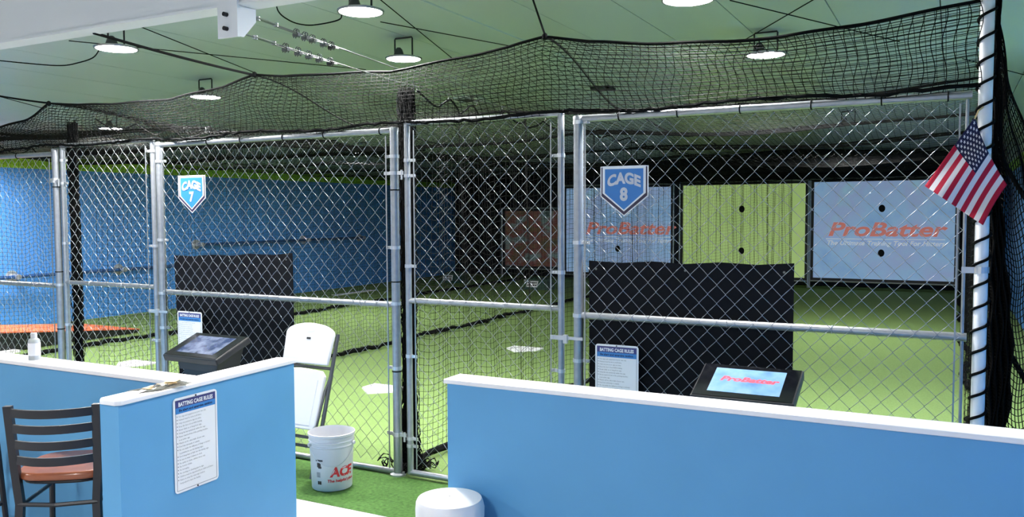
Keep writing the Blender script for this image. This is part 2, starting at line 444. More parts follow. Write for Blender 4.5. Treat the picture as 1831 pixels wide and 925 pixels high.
fence('chain-link fence panel at far left, left of the cage 7 gate', -9.3, -6.965, (-6.965, -9.3),
      [(-6.965, 2.117, -1), (-6.965, 1.19, -1), (-6.965, .4, -1)], [(-6.965, 2.05), (-6.965, 1.305), (-6.965, .80)], [-8.3, -7.9, -7.5], zt=2.34)
# vertical end bar and the strap that ties cage 8's panel to the white pole
def gate(label, x0, x1, hl, bl, br_, latch):
    t = thing('fence_gate', label, 'gate', ((x0 + x1) / 2, FY, 0)); r = .021
    zt = 2.405; zb = .035
    for x in (x0, x1):
        q = MB(); q.tube([(x, FY, zb - .01), (x, FY, 1.2), (x, FY, zt + .02)], r, 14); q.build('gate_stile', M['galv'], t, smooth=True)
    rail(t, x0, x1, zt, 'gate_top_rail', .019); rail(t, x0, x1, 1.215, 'gate_middle_rail', .019); rail(t, x0, x1, zb, 'gate_bottom_rail', .021)
    V, Q = chain(x0 + .06, x1 - .04, zb + .03, zt - .03, FY - .02)
    stuff(bulk_mesh('chain_link', V, Q, M['wire'], t))
    for x in (x0 + .065, x1 - .06):
        q = MB(); q.box(x - .003, x + .003, FY - .024, FY - .018, .07, zt - .05); q.build('tension_bar', M['galv'], t)
    for z in bl: band(t, x0, z, r, 1)
    for z in br_: band(t, x1, z, r, -1)
    for z in hl:
        band(t, x0, z - .02, r, 1, 'hinge_strap')
        q = MB(); q.lathe([(.031, -.012), (.036, -.012), (.036, .012), (.031, .012)], (x0 - .105, FY, z), 16, False, False)
        q.box(x0 - .07, x0 - .02, FY - .02, FY - .008, z - .012, z + .012); q.box(x0 - .19, x0 - .14, FY - .006, FY + .004, z - .011, z + .011)
        q.tube([(x0 - .036, FY - .016, z - .045), (x0 - .036, FY - .016, z + .02)], .008, 8); q.build('hinge', M['alu'], t)
    q = MB(); q.box(x1 - .06, x1 + .06, FY - .034, FY - .024, latch - .013, latch + .013); q.box(x1 + .02, x1 + .155, FY - .03, FY - .022, latch - .009, latch + .009)
    q.box(x1 + .03, x1 + .055, FY - .042, FY - .02, latch - .032, latch + .02); q.tube([(x1 - .045, FY - .04, latch), (x1 - .045, FY + .01, latch)], .008, 6); q.build('latch', M['alu'], t)
    for x in (x0 + .33, x0 + .74):
        q = MB(); a = np.linspace(0, 2 * PI, 11)[:-1]
        q.tube([(x, FY + .021 * math.cos(k), 1.215 + .021 * math.sin(k)) for k in a], .002, 4, closed=True); q.build('wire_tie', M['alu'], t)
    return t
gate('tall chain-link gate in the middle, between cage 7 post and cage 8 post', -3.245, -2.115, (2.076, .29), (2.159, 1.449, .836, .22), (2.152, 1.439, .83), 1.04)
gate('narrower-looking chain-link gate on the left, left of the CAGE 7 sign', -6.87, -5.725, (2.10,), (2.279, 1.558, .843), (2.317, 1.55, .778), 1.02)

# white pole
t = thing('net_pole', 'tall white round pole at right, wrapped with black lacing', 'pole', (.13, FY, 0))
q = MB(); q.lathe([(.031, 0), (.031, 3.15)], (.13, FY, 0), 20); q.build('pole_tube', M['white'], t, smooth=True)
q = MB(); q.tube([(.055, FY, .02), (.055, FY, 2.36)], .008, 8); q.build('end_bar', M['galv'], t)
q = MB(); q.box(.045, .10, FY - .038, FY - .032, 1.50, 1.53); q.lathe([(.032, 1.50), (.036, 1.50), (.036, 1.53), (.032, 1.53)], (.13, FY, 0), 16, False, False); q.build('strap', M['alu'], t)
pts = []
for k in range(24 * 14):
    a = 2 * PI * k / 14; pts.append((.13 + .038 * math.cos(a), FY + .038 * math.sin(a), .5 + 2.6 * k / (24 * 14) ))
q = MB(); q.tube(pts, .0075, 5); q.build('lacing', M['rope'], t)

# ------------------------------------------------------------------ nets
XD = [-10.3, -6.8, -3.35, 0.17]
SCX = np.array([-9.4, -8.3, -7.72, -7.34, -6.965, -6.6, -6.176, -5.51, -4.9, -4.585, -4.3, -4.027, -3.70, -3.35, -2.82, -2.45, -2.21, -1.935, -1.556, -1.11, -.815, -.405, .10])
SCZ = np.array([2.74, 2.60, 2.606, 2.651, 2.775, 2.742, 2.72, 2.713, 2.768, 2.831, 2.80, 2.787, 2.776, 2.755, 2.797, 2.829, 2.873, 2.813, 2.767, 2.733, 2.73, 2.756, 2.81])
def sc_z(x): return np.interp(x, SCX, SCZ)
# front strip above the fence
t = thing('front_net', 'black net strip between fence top rail and scalloped rope edge', 'net', (-4.5, 4.66, 2.36))
def Ffront(x, s):
    zb = 2.385 + .012 * np.sin(x * 5.1)
    return np.stack([x + .012 * np.sin(s * 9 + x * 7), 4.655 - .05 * np.sin(s * PI) + .012 * np.sin(x * 11 + s * 6), zb + (sc_z(x) - zb) * s], -1)
net('netting', Ffront, np.arange(-9.3, .101, .05), np.linspace(0, 1, 17), 380, 12, .0024, M['net'], t)
xx = np.linspace(-9.3, .1, 200)
q = MB(); q.tube(Ffront(xx, np.full_like(xx, 1.0)), .009, 6); q.build('edge_rope', M['rope'], t)
q = MB(); q.tube(Ffront(xx, np.full_like(xx, 0.02)) + np.array([0, 0, .012]) + rng.normal(0, .004, (200, 3)), .011, 6); q.build('lower_rope', M['rope'], t)
q = MB()
for i, x in enumerate((-6.965, -4.585, -2.21)):
    q = MB(); p = Ffront(np.array([x]), np.array([1.0]))[0]; q.lathe([(.003, -.022), (.017, -.015), (.02, 0), (.015, .014), (.003, .022)], tuple(p), 10); q.build('knot', M['rope'], t, smooth=True)

def roof_net(label, x0, x1):
    t = thing('roof_net', label, 'net', ((x0 + x1) / 2, 13, 2.5))
    yr = np.array([4.66, 6.3, 8.3, 10.3, 12.3, 14.3, 16.3, 18.3, 20.3, 20.85])
    def F(x, y):
        u = (x - x0) / (x1 - x0); k = np.clip((y - 4.3) / 2.0, 0, None); ph = np.mod(k, 1.0)
        lift = .06 if x1 < -6.7 else 0.0
        zr = 2.66 + lift - (.075 - lift) * np.sin(PI * u) - (.10 - lift) * np.sin(PI * ph) + .012 * np.sin(x * 3 + y * 2.1)
        f = np.clip((y - 4.66) / 1.6, 0, 1); f = f * f * (3 - 2 * f)
        return np.stack([x, y, sc_z(x) * (1 - f) + zr * f], -1)
    xs = np.arange(x0, x1 + .01, .05)
    net('netting', F, xs, np.arange(4.66, 10, .05), 36, 100, .0019, M['net'], t)
    net('far_netting', F, xs[::2], np.arange(10, 20.87, .1), 24, 100, .0023, M['net'], t)
    for y in yr[1:]:
        xl = np.linspace(x0, x1, 24); q = MB(); q.tube(F(xl, np.full_like(xl, y)), .010 if y < 9 else .009, 5); q.build('support_rope', M['rope'], t)
    for x in SCX[[4, 9, 16]]:
        if x0 < x < x1:
            yl = np.linspace(4.66, 10, 50); q = MB(); q.tube(F(np.full_like(yl, x), yl) - np.array([0, 0, .004]), .006, 5); q.build('seam_rope', M['rope'], t)
    return t
roof_net('sagging black net roof over cage 8 at the right', -3.35, .15)
roof_net('sagging black net roof over cage 7 in the middle', -6.8, -3.37)
roof_net('sagging black net roof over the lane left of cage 7', -10.3, -6.82)
roof_net('sagging black net roof over the leftmost lane by the blue wall', -13.2, -10.32)

def divider(label, xd, amp, y0=4.95, hooks=True):
    t = thing('divider_net', label, 'net', (xd, 13, 0))
    def top(y): return 2.66 - .085 * np.abs(np.sin(PI * (y - 4.95) / .42)) ** 1.0 * np.where(y < 7.5, 1, .5)
    def F(y, s):
        fold = amp * np.where(y > 9.5, .65, 1.0) * np.sin(y * 6.3 + 1.1 * np.sin(y * 1.7)) * (.35 + .65 * s) + .02 * np.sin(y * 17 + s * 3)
        bell = np.clip(1 - (y - y0) / .9, 0, 1) ** 2
        yy = y - .10 * bell * (1 - s) * 0
        z = .02 + (top(y) - .02) * s
        return np.stack([xd + fold * (1 - .6 * bell) + .05 * (1 - s) * np.sin(y * 2.3), yy, z + .006 * np.sin(y * 23)], -1)
    net('netting', F, np.arange(y0, 9.5, .05), np.linspace(0, 1, 54), 110, 20, .0018, M['net'], t)
    net('far_netting', F, np.arange(9.5, 20.87, .06), np.linspace(0, 1, 54), 150, 9, .0014, M['net'], t)
    yl = np.linspace(y0, 20.85, 260)
    P = F(yl, np.zeros_like(yl)); P[:, 2] = .040; P += rng.normal(0, .006, P.shape)
    q = MB(); q.tube(P, .020 + .012 * np.abs(np.sin(yl * 3.1)), 6); q.build('bottom_hem', M['rope'], t)
    q = MB(); q.tube(F(np.linspace(y0, 12, 250), np.ones(250)), .007, 5); q.build('top_rope', M['rope'], t)
    if hooks:
        for k in range(0, 26):
            y = 4.95 + .42 * k
            if y > 12: break
            q = MB(); q.tube([(xd, y, 2.655), (xd + .008, y, 2.672), (xd, y, 2.70)], .004, 5); q.build('hook', M['hook'], t)
    return t
divider('black divider net between cage 7 and cage 8, behind the middle gate', -3.35, .055)
divider('black divider net along the left side of cage 7, behind the left gate', -6.8, .04)
divider('black divider net farthest left, in front of the blue wall', -10.35, .035)
divider('black side net running back from the white pole at right', .19, .025)

# gathered net bundles at the fence
def bundle(label, x, y, w, d, n, ztop, seed, spread):
    t = thing('net_bundle', label, 'net', (x, y, 0)); g = np.random.default_rng(seed); polys = []
    for i in range(n):
        a, rr = g.uniform(0, 2 * PI), math.sqrt(g.uniform()); px, py = w * rr * math.cos(a), d * rr * math.sin(a)
        zz = np.linspace(ztop - g.uniform(0, .05), .02, 44); s = (zz / ztop)
        nar = .55 + .45 * np.clip((zz - 1.9) / .7, 0, 1) + spread * np.clip(1 - zz / .75, 0, 1) ** 1.5 * g.uniform(.3, 1)
        wx = np.cumsum(g.normal(0, .006, 44)); wx -= np.linspace(0, wx[-1], 44)
        polys.append(np.stack([x + px * nar + wx + .010 * np.sin(zz * 38 + i), y + py * nar + .008 * np.cos(zz * 31 + i), zz], 1))
    for i in range(n):   # cross strands knitting it together
        z = g.uniform(.05, ztop); a = g.uniform(0, 2 * PI, 5); nar = .55 + .45 * np.clip((z - 1.9) / .7, 0, 1) + spread * max(0, 1 - z / .75) ** 1.5 * .6
        polys.append(np.stack([x + w * nar * np.cos(a), y + d * nar * np.sin(a), z + g.uniform(-.06, .06, 5)], 1))
    V, Q = strands(polys, .0036, 4); stuff(bulk_mesh('gathered_netting', V, Q, M['net'], t))
    polys = []
    for i in range(60):
        a = np.linspace(0, 2 * PI, 9); cx, cy = x + g.normal(0, w * 1.3), y + g.normal(0, .05); r = g.uniform(.02, .05)
        polys.append(np.stack([cx + r * np.cos(a), cy + r * np.sin(a), .03 + .02 * np.sin(a * 2 + i) + g.uniform(0, .05)], 1))
    V, Q = strands(polys, .005, 4); stuff(bulk_mesh('loose_folds', V, Q, M['net'], t))
bundle('thick gathered black net bundle between the cage 7 panel and middle gate', -3.345, 4.82, .062, .035, 170, 2.66, 3, 1.6)
bundle('gathered black net bundle behind the post left of the left gate', -6.93, 4.82, .05, .035, 110, 2.62, 5, .8)

# swag of net gathered right of the pole
t = thing('net_curtain', 'heavy black net gathered beside the white pole at right edge', 'net', (.25, 4.78, 0))
def Fs(u, v):   # u 0..1 away from the pole, v 0 top .. 1 bottom
    topz = 2.84 - 1.12 * np.power(np.clip(u, 0, 1), .55)
    wid = .04 + .62 * np.power(np.clip(v + .02, 0, 1), .8)
    z = 2.86 - (2.84) * v
    x = .172 + wid * u * np.clip((2.9 - z) / 1.2, .06, 1)
    return np.stack([x + .008 * np.sin(v * 40 + u * 5), 4.76 + .10 * np.sin(u * 22) * .5 + .12 * u, z + .03 * np.sin(u * 16)], -1)
net('netting', Fs, np.linspace(0, 1, 34), np.linspace(0, 1, 90), 50, 70, .0026, M['net'], t)
def Fs2(u, v):
    z = 2.84 - 2.80 * v
    w_ = .018 + .085 * np.clip((2.1 - z) / .9, 0, 1) * np.clip((z - .2) / .7, .4, 1)
    return np.stack([.168 + w_ * u + .006 * np.sin(v * 60 + u * 9), 4.74 + .03 * np.sin(u * 30), z], -1)
net('gathered_netting', Fs2, np.linspace(0, 1, 44), np.linspace(0, 1, 170), 36, 100, .0032, M['net'], t)
ul = np.linspace(0, 1, 20)
q = MB(); q.tube(np.stack([.17 + .42 * ul, 4.78 + .1 * ul, 2.15 - .75 * ul ** .9], 1), .012, 6); q.build('border_rope', M['rope'], t)
q = MB(); q.tube(np.stack([.17 + .30 * ul, 4.78 + .05 * ul, 1.22 - .55 * ul ** 1.3], 1), .014, 6); q.build('drape_rope', M['rope'], t)

# ropes and wires
def smooth_path(P, n=8):
    P = np.array(P, float); Q = np.vstack([2 * P[0] - P[1], P, 2 * P[-1] - P[-2]]); out = []
    for i in range(1, len(Q) - 2):
        for k in range(n):
            t = k / n; a, b, c, d = Q[i - 1], Q[i], Q[i + 1], Q[i + 2]
            out.append(.5 * (2 * b + (c - a) * t + (2 * a - 5 * b + 4 * c - d) * t * t + (3 * b - a - 3 * c + d) * t ** 3))
    return np.array(out + [P[-1]])
def rope(name, label, pts, r, cat='rope', m='rope'):
    if len(pts) < 10: pts = smooth_path(pts)
    q = MB(); q.tube(pts, r, 6); return tag(q.build(name, M[m], smooth=True), label, cat)
def slack(a, b, s, n=12):
    a, b = np.array(a, float), np.array(b, float); k = np.linspace(0, 1, n)[:, None]
    P = a + (b - a) * k; P[:, 2] -= (s * 4 * k * (1 - k))[:, 0]; return P
rope('hanging_rope', 'black rope from the ceiling down to the middle net peak above gate', slack((-2.21, 4.655, 2.88), (-2.56, 5.18, 3.28), .0), .007)
rope('hanging_rope', 'black rope slanting from white beam to net peak above CAGE 7 sign', slack((-4.585, 4.655, 2.83), (-4.38, 3.20, 2.845), .01), .009)
rope('hanging_rope', 'black rope running left from net peak above the left gate', slack((-6.965, 4.655, 2.775), (-8.5, 4.55, 3.06), .02), .009)
rope('guide_wire', 'thin black wire from beam beside the left lamp towards the cage 7 net peak', slack((-5.45, 4.37, 3.22), (-6.08, 6.18, 3.19), 0), .004, 'wire')
rope('guide_wire', 'long thin black wire on ceiling passing under both steel cables', slack((-6.17, 4.29, 3.17), (-5.17, 6.76, 3.23), 0), .004, 'wire')
rope('guide_wire', 'thin black wire slanting down-right from top edge past the big lamp', slack((-3.6, 4.88, 3.31), (-4.28, 6.98, 3.28), 0), .004, 'wire')
rope('guide_wire', 'thin black wire on ceiling right of the big lamp towards middle net peak', slack((-3.96, 5.37, 3.29), (-3.58, 6.85, 3.32), 0), .004, 'wire')
rope('guide_wire', 'thin black wire at top right running towards the white pole', slack((-1.33, 5.65, 3.20), (-.4, 7.4, 3.15), 0), .004, 'wire')
rope('guide_wire', 'thin black wire at top right crossing another, beside the hanging lamp', slack((-.76, 5.67, 3.17), (-1.55, 7.06, 3.21), 0), .004, 'wire')
rope('guide_wire', 'thin black wire right of the white pole at the right edge', slack((.05, 8.3, 3.12), (.72, 9.7, 3.09), 0), .004, 'wire')
rope('guide_wire', 'thin black wire at left edge above the left net scallop', slack((-8.6, 5.0, 3.04), (-9.2, 6.07, 3.02), 0), .004, 'wire')
rope('power_cord', 'black power cord drooping left from the lamp beside the white beam', [(-5.75, 4.25, 3.06), (-6.01, 4.38, 3.04), (-6.25, 4.43, 3.03), (-6.5, 4.45, 3.03), (-6.68, 4.33, 3.04), (-6.95, 4.0, 3.06)], .005, 'cord')
rope('power_cord', 'black power cord looping left from the big lamp at top', [(-3.69, 4.57, 3.17), (-3.91, 4.81, 3.19), (-4.12, 4.84, 3.185), (-4.24, 4.82, 3.19), (-4.27, 4.7, 3.20), (-4.2, 4.5, 3.23), (-4.0, 4.28, 3.32)], .005, 'cord')

# two steel cables with clips
for z0, z1, ys, lab, x in ((2.81, 2.785, (3.60, 3.68, 3.75, 3.86, 3.94), 'upper steel cable with clips running back from the beam bracket', -3.18), (2.715, 2.695, (3.52, 3.63, 3.73, 3.83, 3.94), 'lower steel cable with clips running back from the beam bracket', -3.20)):
    t = thing('steel_cable', lab, 'cable', (x, 3.24, z0))
    cx = lambda y: x + (-3.35 - x) * min(1, (y - 3.2) / 1.5); cz = lambda y: z0 + (z1 - z0) * min(1, (y - 3.2) / 1.5)
    q = MB(); q.tube([(cx(y), y, cz(y)) for y in (3.2, 3.9, 4.7, 9, 21.6)], .004, 6); q.build('cable', M['hook'], t)
    q = MB(); q.tube([(cx(y) + .012, y, cz(y) - .012) for y in (3.42, 3.7, 4.0)], .0035, 5); q.build('dead_end', M['hook'], t)
    q = MB(); q.tube([(cx(y) - .012, y, cz(y)) for y in (3.26, 3.42)], .004, 5); q.tube([(cx(y) + .012, y, cz(y)) for y in (3.26, 3.42)], .004, 5)
    q.lathe([(.012, -.01), (.012, .01)], (cx(3.27), 3.27, cz(3.27)), 8); q.lathe([(.012, -.01), (.012, .01)], (cx(3.42), 3.42, cz(3.42)), 8); q.build('turnbuckle', M['galv'], t)
    for i, y in enumerate(ys):
        q = MB(); X, Z = cx(y), cz(y)
        q.box(X - .018, X + .022, y - .012, y + .012, Z - .022, Z - .006)
        for dy in (-.008, .008):
            q.tube([(X - .012, y + dy, Z - .03), (X - .012, y + dy, Z + .012), (X, y + dy, Z + .02), (X + .012, y + dy, Z + .012), (X + .012, y + dy, Z - .03)], .003, 5)
        q.build('cable_clip', M['clip'] if i < 4 else M['steel_dark'], t)

# ------------------------------------------------------------------ lamps
lamp_mat = bpy.data.materials.new('lamp_light'); lamp_mat.use_nodes = True
nt = lamp_mat.node_tree; nt.nodes.clear(); em = nt.nodes.new('ShaderNodeEmission'); ou = nt.nodes.new('ShaderNodeOutputMaterial')
em.inputs[0].default_value = (1, 0.985, 0.965, 1); em.inputs[1].default_value = LAMP_STRENGTH; nt.links.new(em.outputs[0], ou.inputs[0])
def make_lamp(label, loc):
    t = thing('high_bay_lamp', label, 'lamp', loc, 0, 'round high bay lamps on the ceiling')
    q = MB(); q.lathe([(.143, 0), (.143, .002)], (0, 0, 0), 32); q.build('diffuser', lamp_mat, t, local=True)
    q = MB(); q.lathe([(.144, -.004), (.156, -.004), (.158, .008), (.135, .016), (.10, .022)], (0, 0, 0), 32, False, True); q.build('housing', M['lampring'], t, local=True, smooth=True)
    q = MB(); q.lathe([(.04, .02), (.045, .04), (.03, .085), (.015, .10)], (-.05, 0, 0), 14); q.build('driver', M['lampbody'], t, local=True, smooth=True)
    q = MB(); q.tube([(-.09, 0, .02), (-.09, 0, .17), (-.085, 0, .178), (.085, 0, .178), (.09, 0, .17), (.09, 0, .02)], .007, 6); q.build('yoke', M['steel_dark'], t, local=True)
    return t
L0 = make_lamp('biggest round lamp in view, near the top edge beside the steel cables', (-3.54, 4.58, 3.155))
for lab, loc in (('round lamp at left just below the white beam', (-5.59, 4.27, 3.05)), ('round lamp just above net edge by the gathered net bundle', (-4.2, 6.02, 3.13)),
                 ('round lamp at left above the CAGE 7 panel at net edge', (-6.71, 6.14, 2.99)), ('round lamp seen through net at upper right', (-1.34, 6.91, 3.05)),
                 ('round lamp cut off by the top edge right of centre', (-1.4, 4.91, 3.05)), ('small round lamp behind net above the left gate', (-9.13, 6.88, 2.86)),
                 ('smallest round lamp seen through cage 7 chain-link near blue wall', (-9.12, 11.78, 2.86)), ('round lamp behind chain-link left of the flag', (-1.34, 12.87, 3.05))):
    dup(L0, loc, label=lab)
for loc, lab in (((-1.7, -1.1), 'round lamp above the waiting area, outside the frame'), ((-6.2, -.6), 'round lamp above the bar stools, outside the frame'),
                 ((.83, 7.6), 'added round fill lamp in the gap right of cage 8, unseen outside the frame'), ((-12.5, 6.8), 'added round fill lamp beside the blue wall, unseen outside the frame at left'),  # unseen lamps added to brighten the cages from either side
                 ((-10.6, 4.9), 'added round fill lamp over the leftmost lanes, unseen outside the frame at left')):  # unseen lamp added for more light in the left lanes
    dup(L0, (loc[0], loc[1], ceil_z(loc[0]) - .20), label=lab)

# ceiling vents
for lab, c, s in (('white framed ceiling vent behind the net right of the net bundle', (-5.42, 9.15), .17), ('small dark square ceiling vent behind the net right of the gate', (-3.82, 9.7), .12)):
    t = thing('ceiling_vent', lab, 'vent', (c[0], c[1], ceil_z(c[0]) - .02)); z = ceil_z(c[0]) - .02
    q = MB()
    for x0, x1, y0, y1 in ((-s, s, -s, -s + .03), (-s, s, s - .03, s), (-s, -s + .03, -s, s), (s - .03, s, -s, s)): q.box(c[0] + x0, c[0] + x1, c[1] + y0, c[1] + y1, z - .015, z + .015)
    q.build('vent_frame', M['white'] if s > .15 else M['greyvent'], t)
    for k in range(5):
        q = MB(); y = c[1] - s + .05 + k * (2 * s - .1) / 4; q.box(c[0] - s + .03, c[0] + s - .03, y - .014, y + .014, z - .006, z + .004); q.build('slat', M['greyvent'], t)

# ------------------------------------------------------------------ far end: curtain, screens
t = thing('backdrop_curtain', 'full-width black curtain closing the far end behind the screens', 'curtain', (-6, 21.5, 0))
xx = np.linspace(-13.2, .98, 260); V = []; F = []
for i, x in enumerate(xx):
    y = 21.5 + .05 * math.sin(x * 9) + .03 * math.sin(x * 23)
    V += [(x, y, .02), (x, y, ceil_z(x) - .03), (x, y + .03, ceil_z(x) - .03), (x, y + .03, .02)]
    if i: a = 4 * i - 4; b = 4 * i; F += [(a, b, b + 1, a + 1), (a + 1, b + 1, b + 2, a + 2), (a + 2, b + 2, b + 3, a + 3), (a + 3, b + 3, b, a)]
MB().add(V, F).build('cloth', M['curtain'], t, smooth=True)
def screen(label, x0, x1, z0, z1, m, texts=None, holes=(), y=21.0):
    t = thing('projection_screen', label, 'screen', ((x0 + x1) / 2, y, 0))
    n = 24; V = []; F = []
    for i in range(n + 1):
        x = x0 + (x1 - x0) * i / n; V += [(x, y - .01, z0), (x, y - .01, z1), (x, y + .01, z1), (x, y + .01, z0)]
        if i: a = 4 * i - 4; b = 4 * i; F += [(a, b, b + 1, a + 1), (a + 1, b + 1, b + 2, a + 2), (a + 2, b + 2, b + 3, a + 3), (a + 3, b + 3, b, a)]
    MB().add(V, F).build('screen_cloth', m, t)
    q = MB(); w_ = .075
    q.box(x0 - w_, x1 + w_, y - .05, y + .05, z1, z1 + w_); q.box(x0 - w_, x1 + w_, y - .05, y + .05, z0 - w_, z0); q.box(x0 - w_, x0, y - .05, y + .05, z0, z1); q.box(x1, x1 + w_, y - .05, y + .05, z0, z1)
    q.build('frame', M['black'], t)
    for sx in (x0 - w_, x1 + w_ ):
        q = MB(); q.tube([(sx, y - .06, 0), (sx, y - .06, z1 + w_)], .022, 8); q.build('frame_post', M['alu'], t)
    q = MB(); q.tube([(x0 - w_, y - .06, z1 + w_), (x1 + w_, y - .06, z1 + w_)], .018, 8); q.build('frame_bar', M['alu'], t)
    q = MB(); q.tube([(x0 - w_, y - .06, z0 - w_), (x1 + w_, y - .06, z0 - w_)], .018, 8); q.build('frame_bar', M['alu'], t)
    for hx, hz in holes:
        q = MB(); q.prism([(.07 * math.cos(a), .085 * math.sin(a)) for a in np.linspace(0, 2 * PI, 17)[:-1]], (hx, y - .02, hz), (1, 0, 0), (0, 0, 1), (0, -1, 0), .006); q.build('ball_port', M['darkhole'], t)
    if texts:
        cx, w1 = texts
        q = MB(); add_text(q, 'ProBatter', .44, (cx, y - .018, 1.25), (1, 0, 0), (0, 0, 1), fit=w1, offset=.012, shear=.25, res=4); q.build('lettering', M['screenred'], t)
        q = MB(); q.box(cx - w1 / 2, cx + w1 / 2, y - .02, y - .016, 1.165, 1.18)
        add_text(q, 'The Ultimate Training Tool For Hitters', .15, (cx, y - .018, 1.03), (1, 0, 0), (0, 0, 1), fit=w1 * .99, offset=.003, shear=.25); q.build('tagline', M['screenwhite'], t)
    return t
screen('pale blue lit screen with red lettering at right, in cage 8', -2.91, .06, .245, 2.51, M['pic_blue'], (-1.38, 2.5), ((-1.43, 1.88), (-1.43, .855)))
screen('plain yellow-green screen with two dark holes, seen through net of cage 7', -6.08, -3.10, .23, 2.49, M['pic_green'], None, ((-4.6, 1.886), (-4.6, .855)))
screen('pale blue screen behind net, left of the yellow-green screen', -9.33, -6.39, .21, 2.47, M['pic_blue'], (-7.55, 2.5), ((-7.84, .857),))
screen('dim stadium picture screen low against black curtain behind middle gate', -11.2, -9.53, .33, 1.87, M['pic_field'], None, (), 20.95)

# machine boxes on the turf
for lab, x, y, wd in (('dark green low machine box with white label, left one by blue wall', -11.55, 18.75, .62), ('dark green low machine box with white label, right one nearer the middle gate latch', -8.65, 17.9, .66)):
    t = thing('machine_box', lab, 'box', (x, y, 0))
    q = MB(); q.add([(x - wd/2, y - .2, 0), (x + wd/2, y - .2, 0), (x + wd/2, y + .2, 0), (x - wd/2, y + .2, 0), (x - wd/2 + .06, y - .12, .24), (x + wd/2 - .1, y - .12, .24), (x + wd/2 - .1, y + .16, .28), (x - wd/2 + .06, y + .16, .28)],
                    [(0, 3, 2, 1), (4, 5, 6, 7), (0, 1, 5, 4), (1, 2, 6, 5), (2, 3, 7, 6), (3, 0, 4, 7)]); q.build('shell', M['green_box'], t)
    ax = np.array([1, 0, 0.]); az = np.array([0, .08, .24]); o = np.array([x - wd/2 + .06, y - .2, 0]) + az * .25 + np.array([0, -.006, 0])
    q = MB(); q.obox(o, ax * .3, az * .6, (0, -.004, .001)); lb = q.build('label_plate', M['signwhite'], t)
    q = MB()
    for k in range(2):
        for j in range(5): q.obox(o + az * (.12 + .24 * k) + ax * (.03 + .05 * j) + np.array([0, -.005, 0]), ax * .035, az * .13, (0, -.002, 0))
    stuff(q.build('label_print', M['steel_dark'], lb))
# balls
for lab, x, y in (('white baseball lying on turf right of the left machine box', -9.9, 19.6), ('farther white baseball on turf before the black curtain', -9.9, 20.5)):
    q = MB(); q.lathe([(.004, 0), (.02, .006), (.037, .03), (.039, .042), (.03, .067), (.012, .077), (.002, .078)], (x, y, 0), 14); tag(q.build('baseball', M['white'], smooth=True), lab, 'ball')
# home plates
hp = [(-.215, -.215), (-.215, .11), (0, .215), (0, .215)]
def plate(lab, x, y, a):
    ol = [(-.22, .2), (.22, .2), (.22, -.02), (0, -.22), (-.22, -.02)]
    c, s = math.cos(a), math.sin(a)
    q = MB(); q.prism(ol, (x, y, .0), (c, s, 0), (-s, c, 0), (0, 0, 1), .014); tag(q.build('home_plate', M['white']), lab, 'plate')
plate('white home plate on turf just left of the middle fence post', -5.15, 6.9, 0)
plate('white home plate on turf seen through the middle gate', -5.0, 9.8, 0)
plate('white home plate on turf low behind the left half wall', -8.72, 6.75, 0)
q = MB(); q.box(-12.2, -12.02, 14.6, 16.0, 0, .01); tag(q.build('pitching_line', M['white']), 'white strip on turf before the blue wall seen through cage 7', 'strip')
q = MB(); q.box(-11.08, -10.86, 6.5, 6.72, 0, .03); tag(q.build('rubber_base', M['white']), 'small white base on turf beside the orange mound at left edge', 'base')
# pitching mound
t = thing('pitching_mound', 'low orange-topped ramp with black side beside the blue wall', 'mound', (-11.8, 7, 0))
pf = [(8.65, .012), (8.65, .05), (6.55, .262), (5.4, .262), (4.9, .012)]
V = []; 
for x in (-12.4, -11.0): V += [(x, y, z) for y, z in pf]
MB().add(V, [(0, 1, 2, 3, 4), (9, 8, 7, 6, 5), (0, 5, 6, 1), (3, 8, 9, 4), (0, 4, 9, 5)]).build('side', M['black'], t)
q = MB(); q.add([(-12.4, 8.66, .05), (-10.99, 8.66, .05), (-10.99, 6.55, .264), (-12.4, 6.55, .264), (-12.4, 8.66, .062), (-10.99, 8.66, .062), (-10.99, 6.55, .278), (-12.4, 6.55, .278), (-12.4, 5.4, .264), (-10.99, 5.4, .264), (-12.4, 5.4, .278), (-10.99, 5.4, .278)],
     [(4, 5, 6, 7), (0, 3, 2, 1), (0, 1, 5, 4), (1, 2, 6, 5), (0, 4, 7, 3), (7, 6, 11, 10), (2, 3, 8, 9), (2, 9, 11, 6), (3, 7, 10, 8), (8, 10, 11, 9)]); q.build('turf_top', M['orange'], t)

# wall rails on the blue wall
def wall_bar(lab, y0, y1, z, ks):
    t = thing('wall_rail', lab, 'rail', (-13.2, (y0 + y1) / 2, z))
    q = MB(); q.tube([(-13.12, y0, z), (-13.12, y1, z)], .03, 10); q.build('pipe', mats_bar, t, smooth=True)
    for y in ks:
        q = MB(); q.tube([(-13.26, y, z), (-13.245, y, z)], .10, 14); q.tube([(-13.245, y, z), (-13.06, y, z)], .045, 10); q.build('bracket', M['alu'], t, smooth=True)
mats_bar = mat('blue_painted_pipe', (40, 82, 140), 0.4)
wall_bar('blue pipe rail on the blue wall behind cage 7 panel', 11.75, 16.95, 1.215, (11.79, 14.9, 16.94))
wall_bar('blue pipe rail low on the blue wall behind left gate', 6.5, 11.2, .83, (8.1, 10.03))

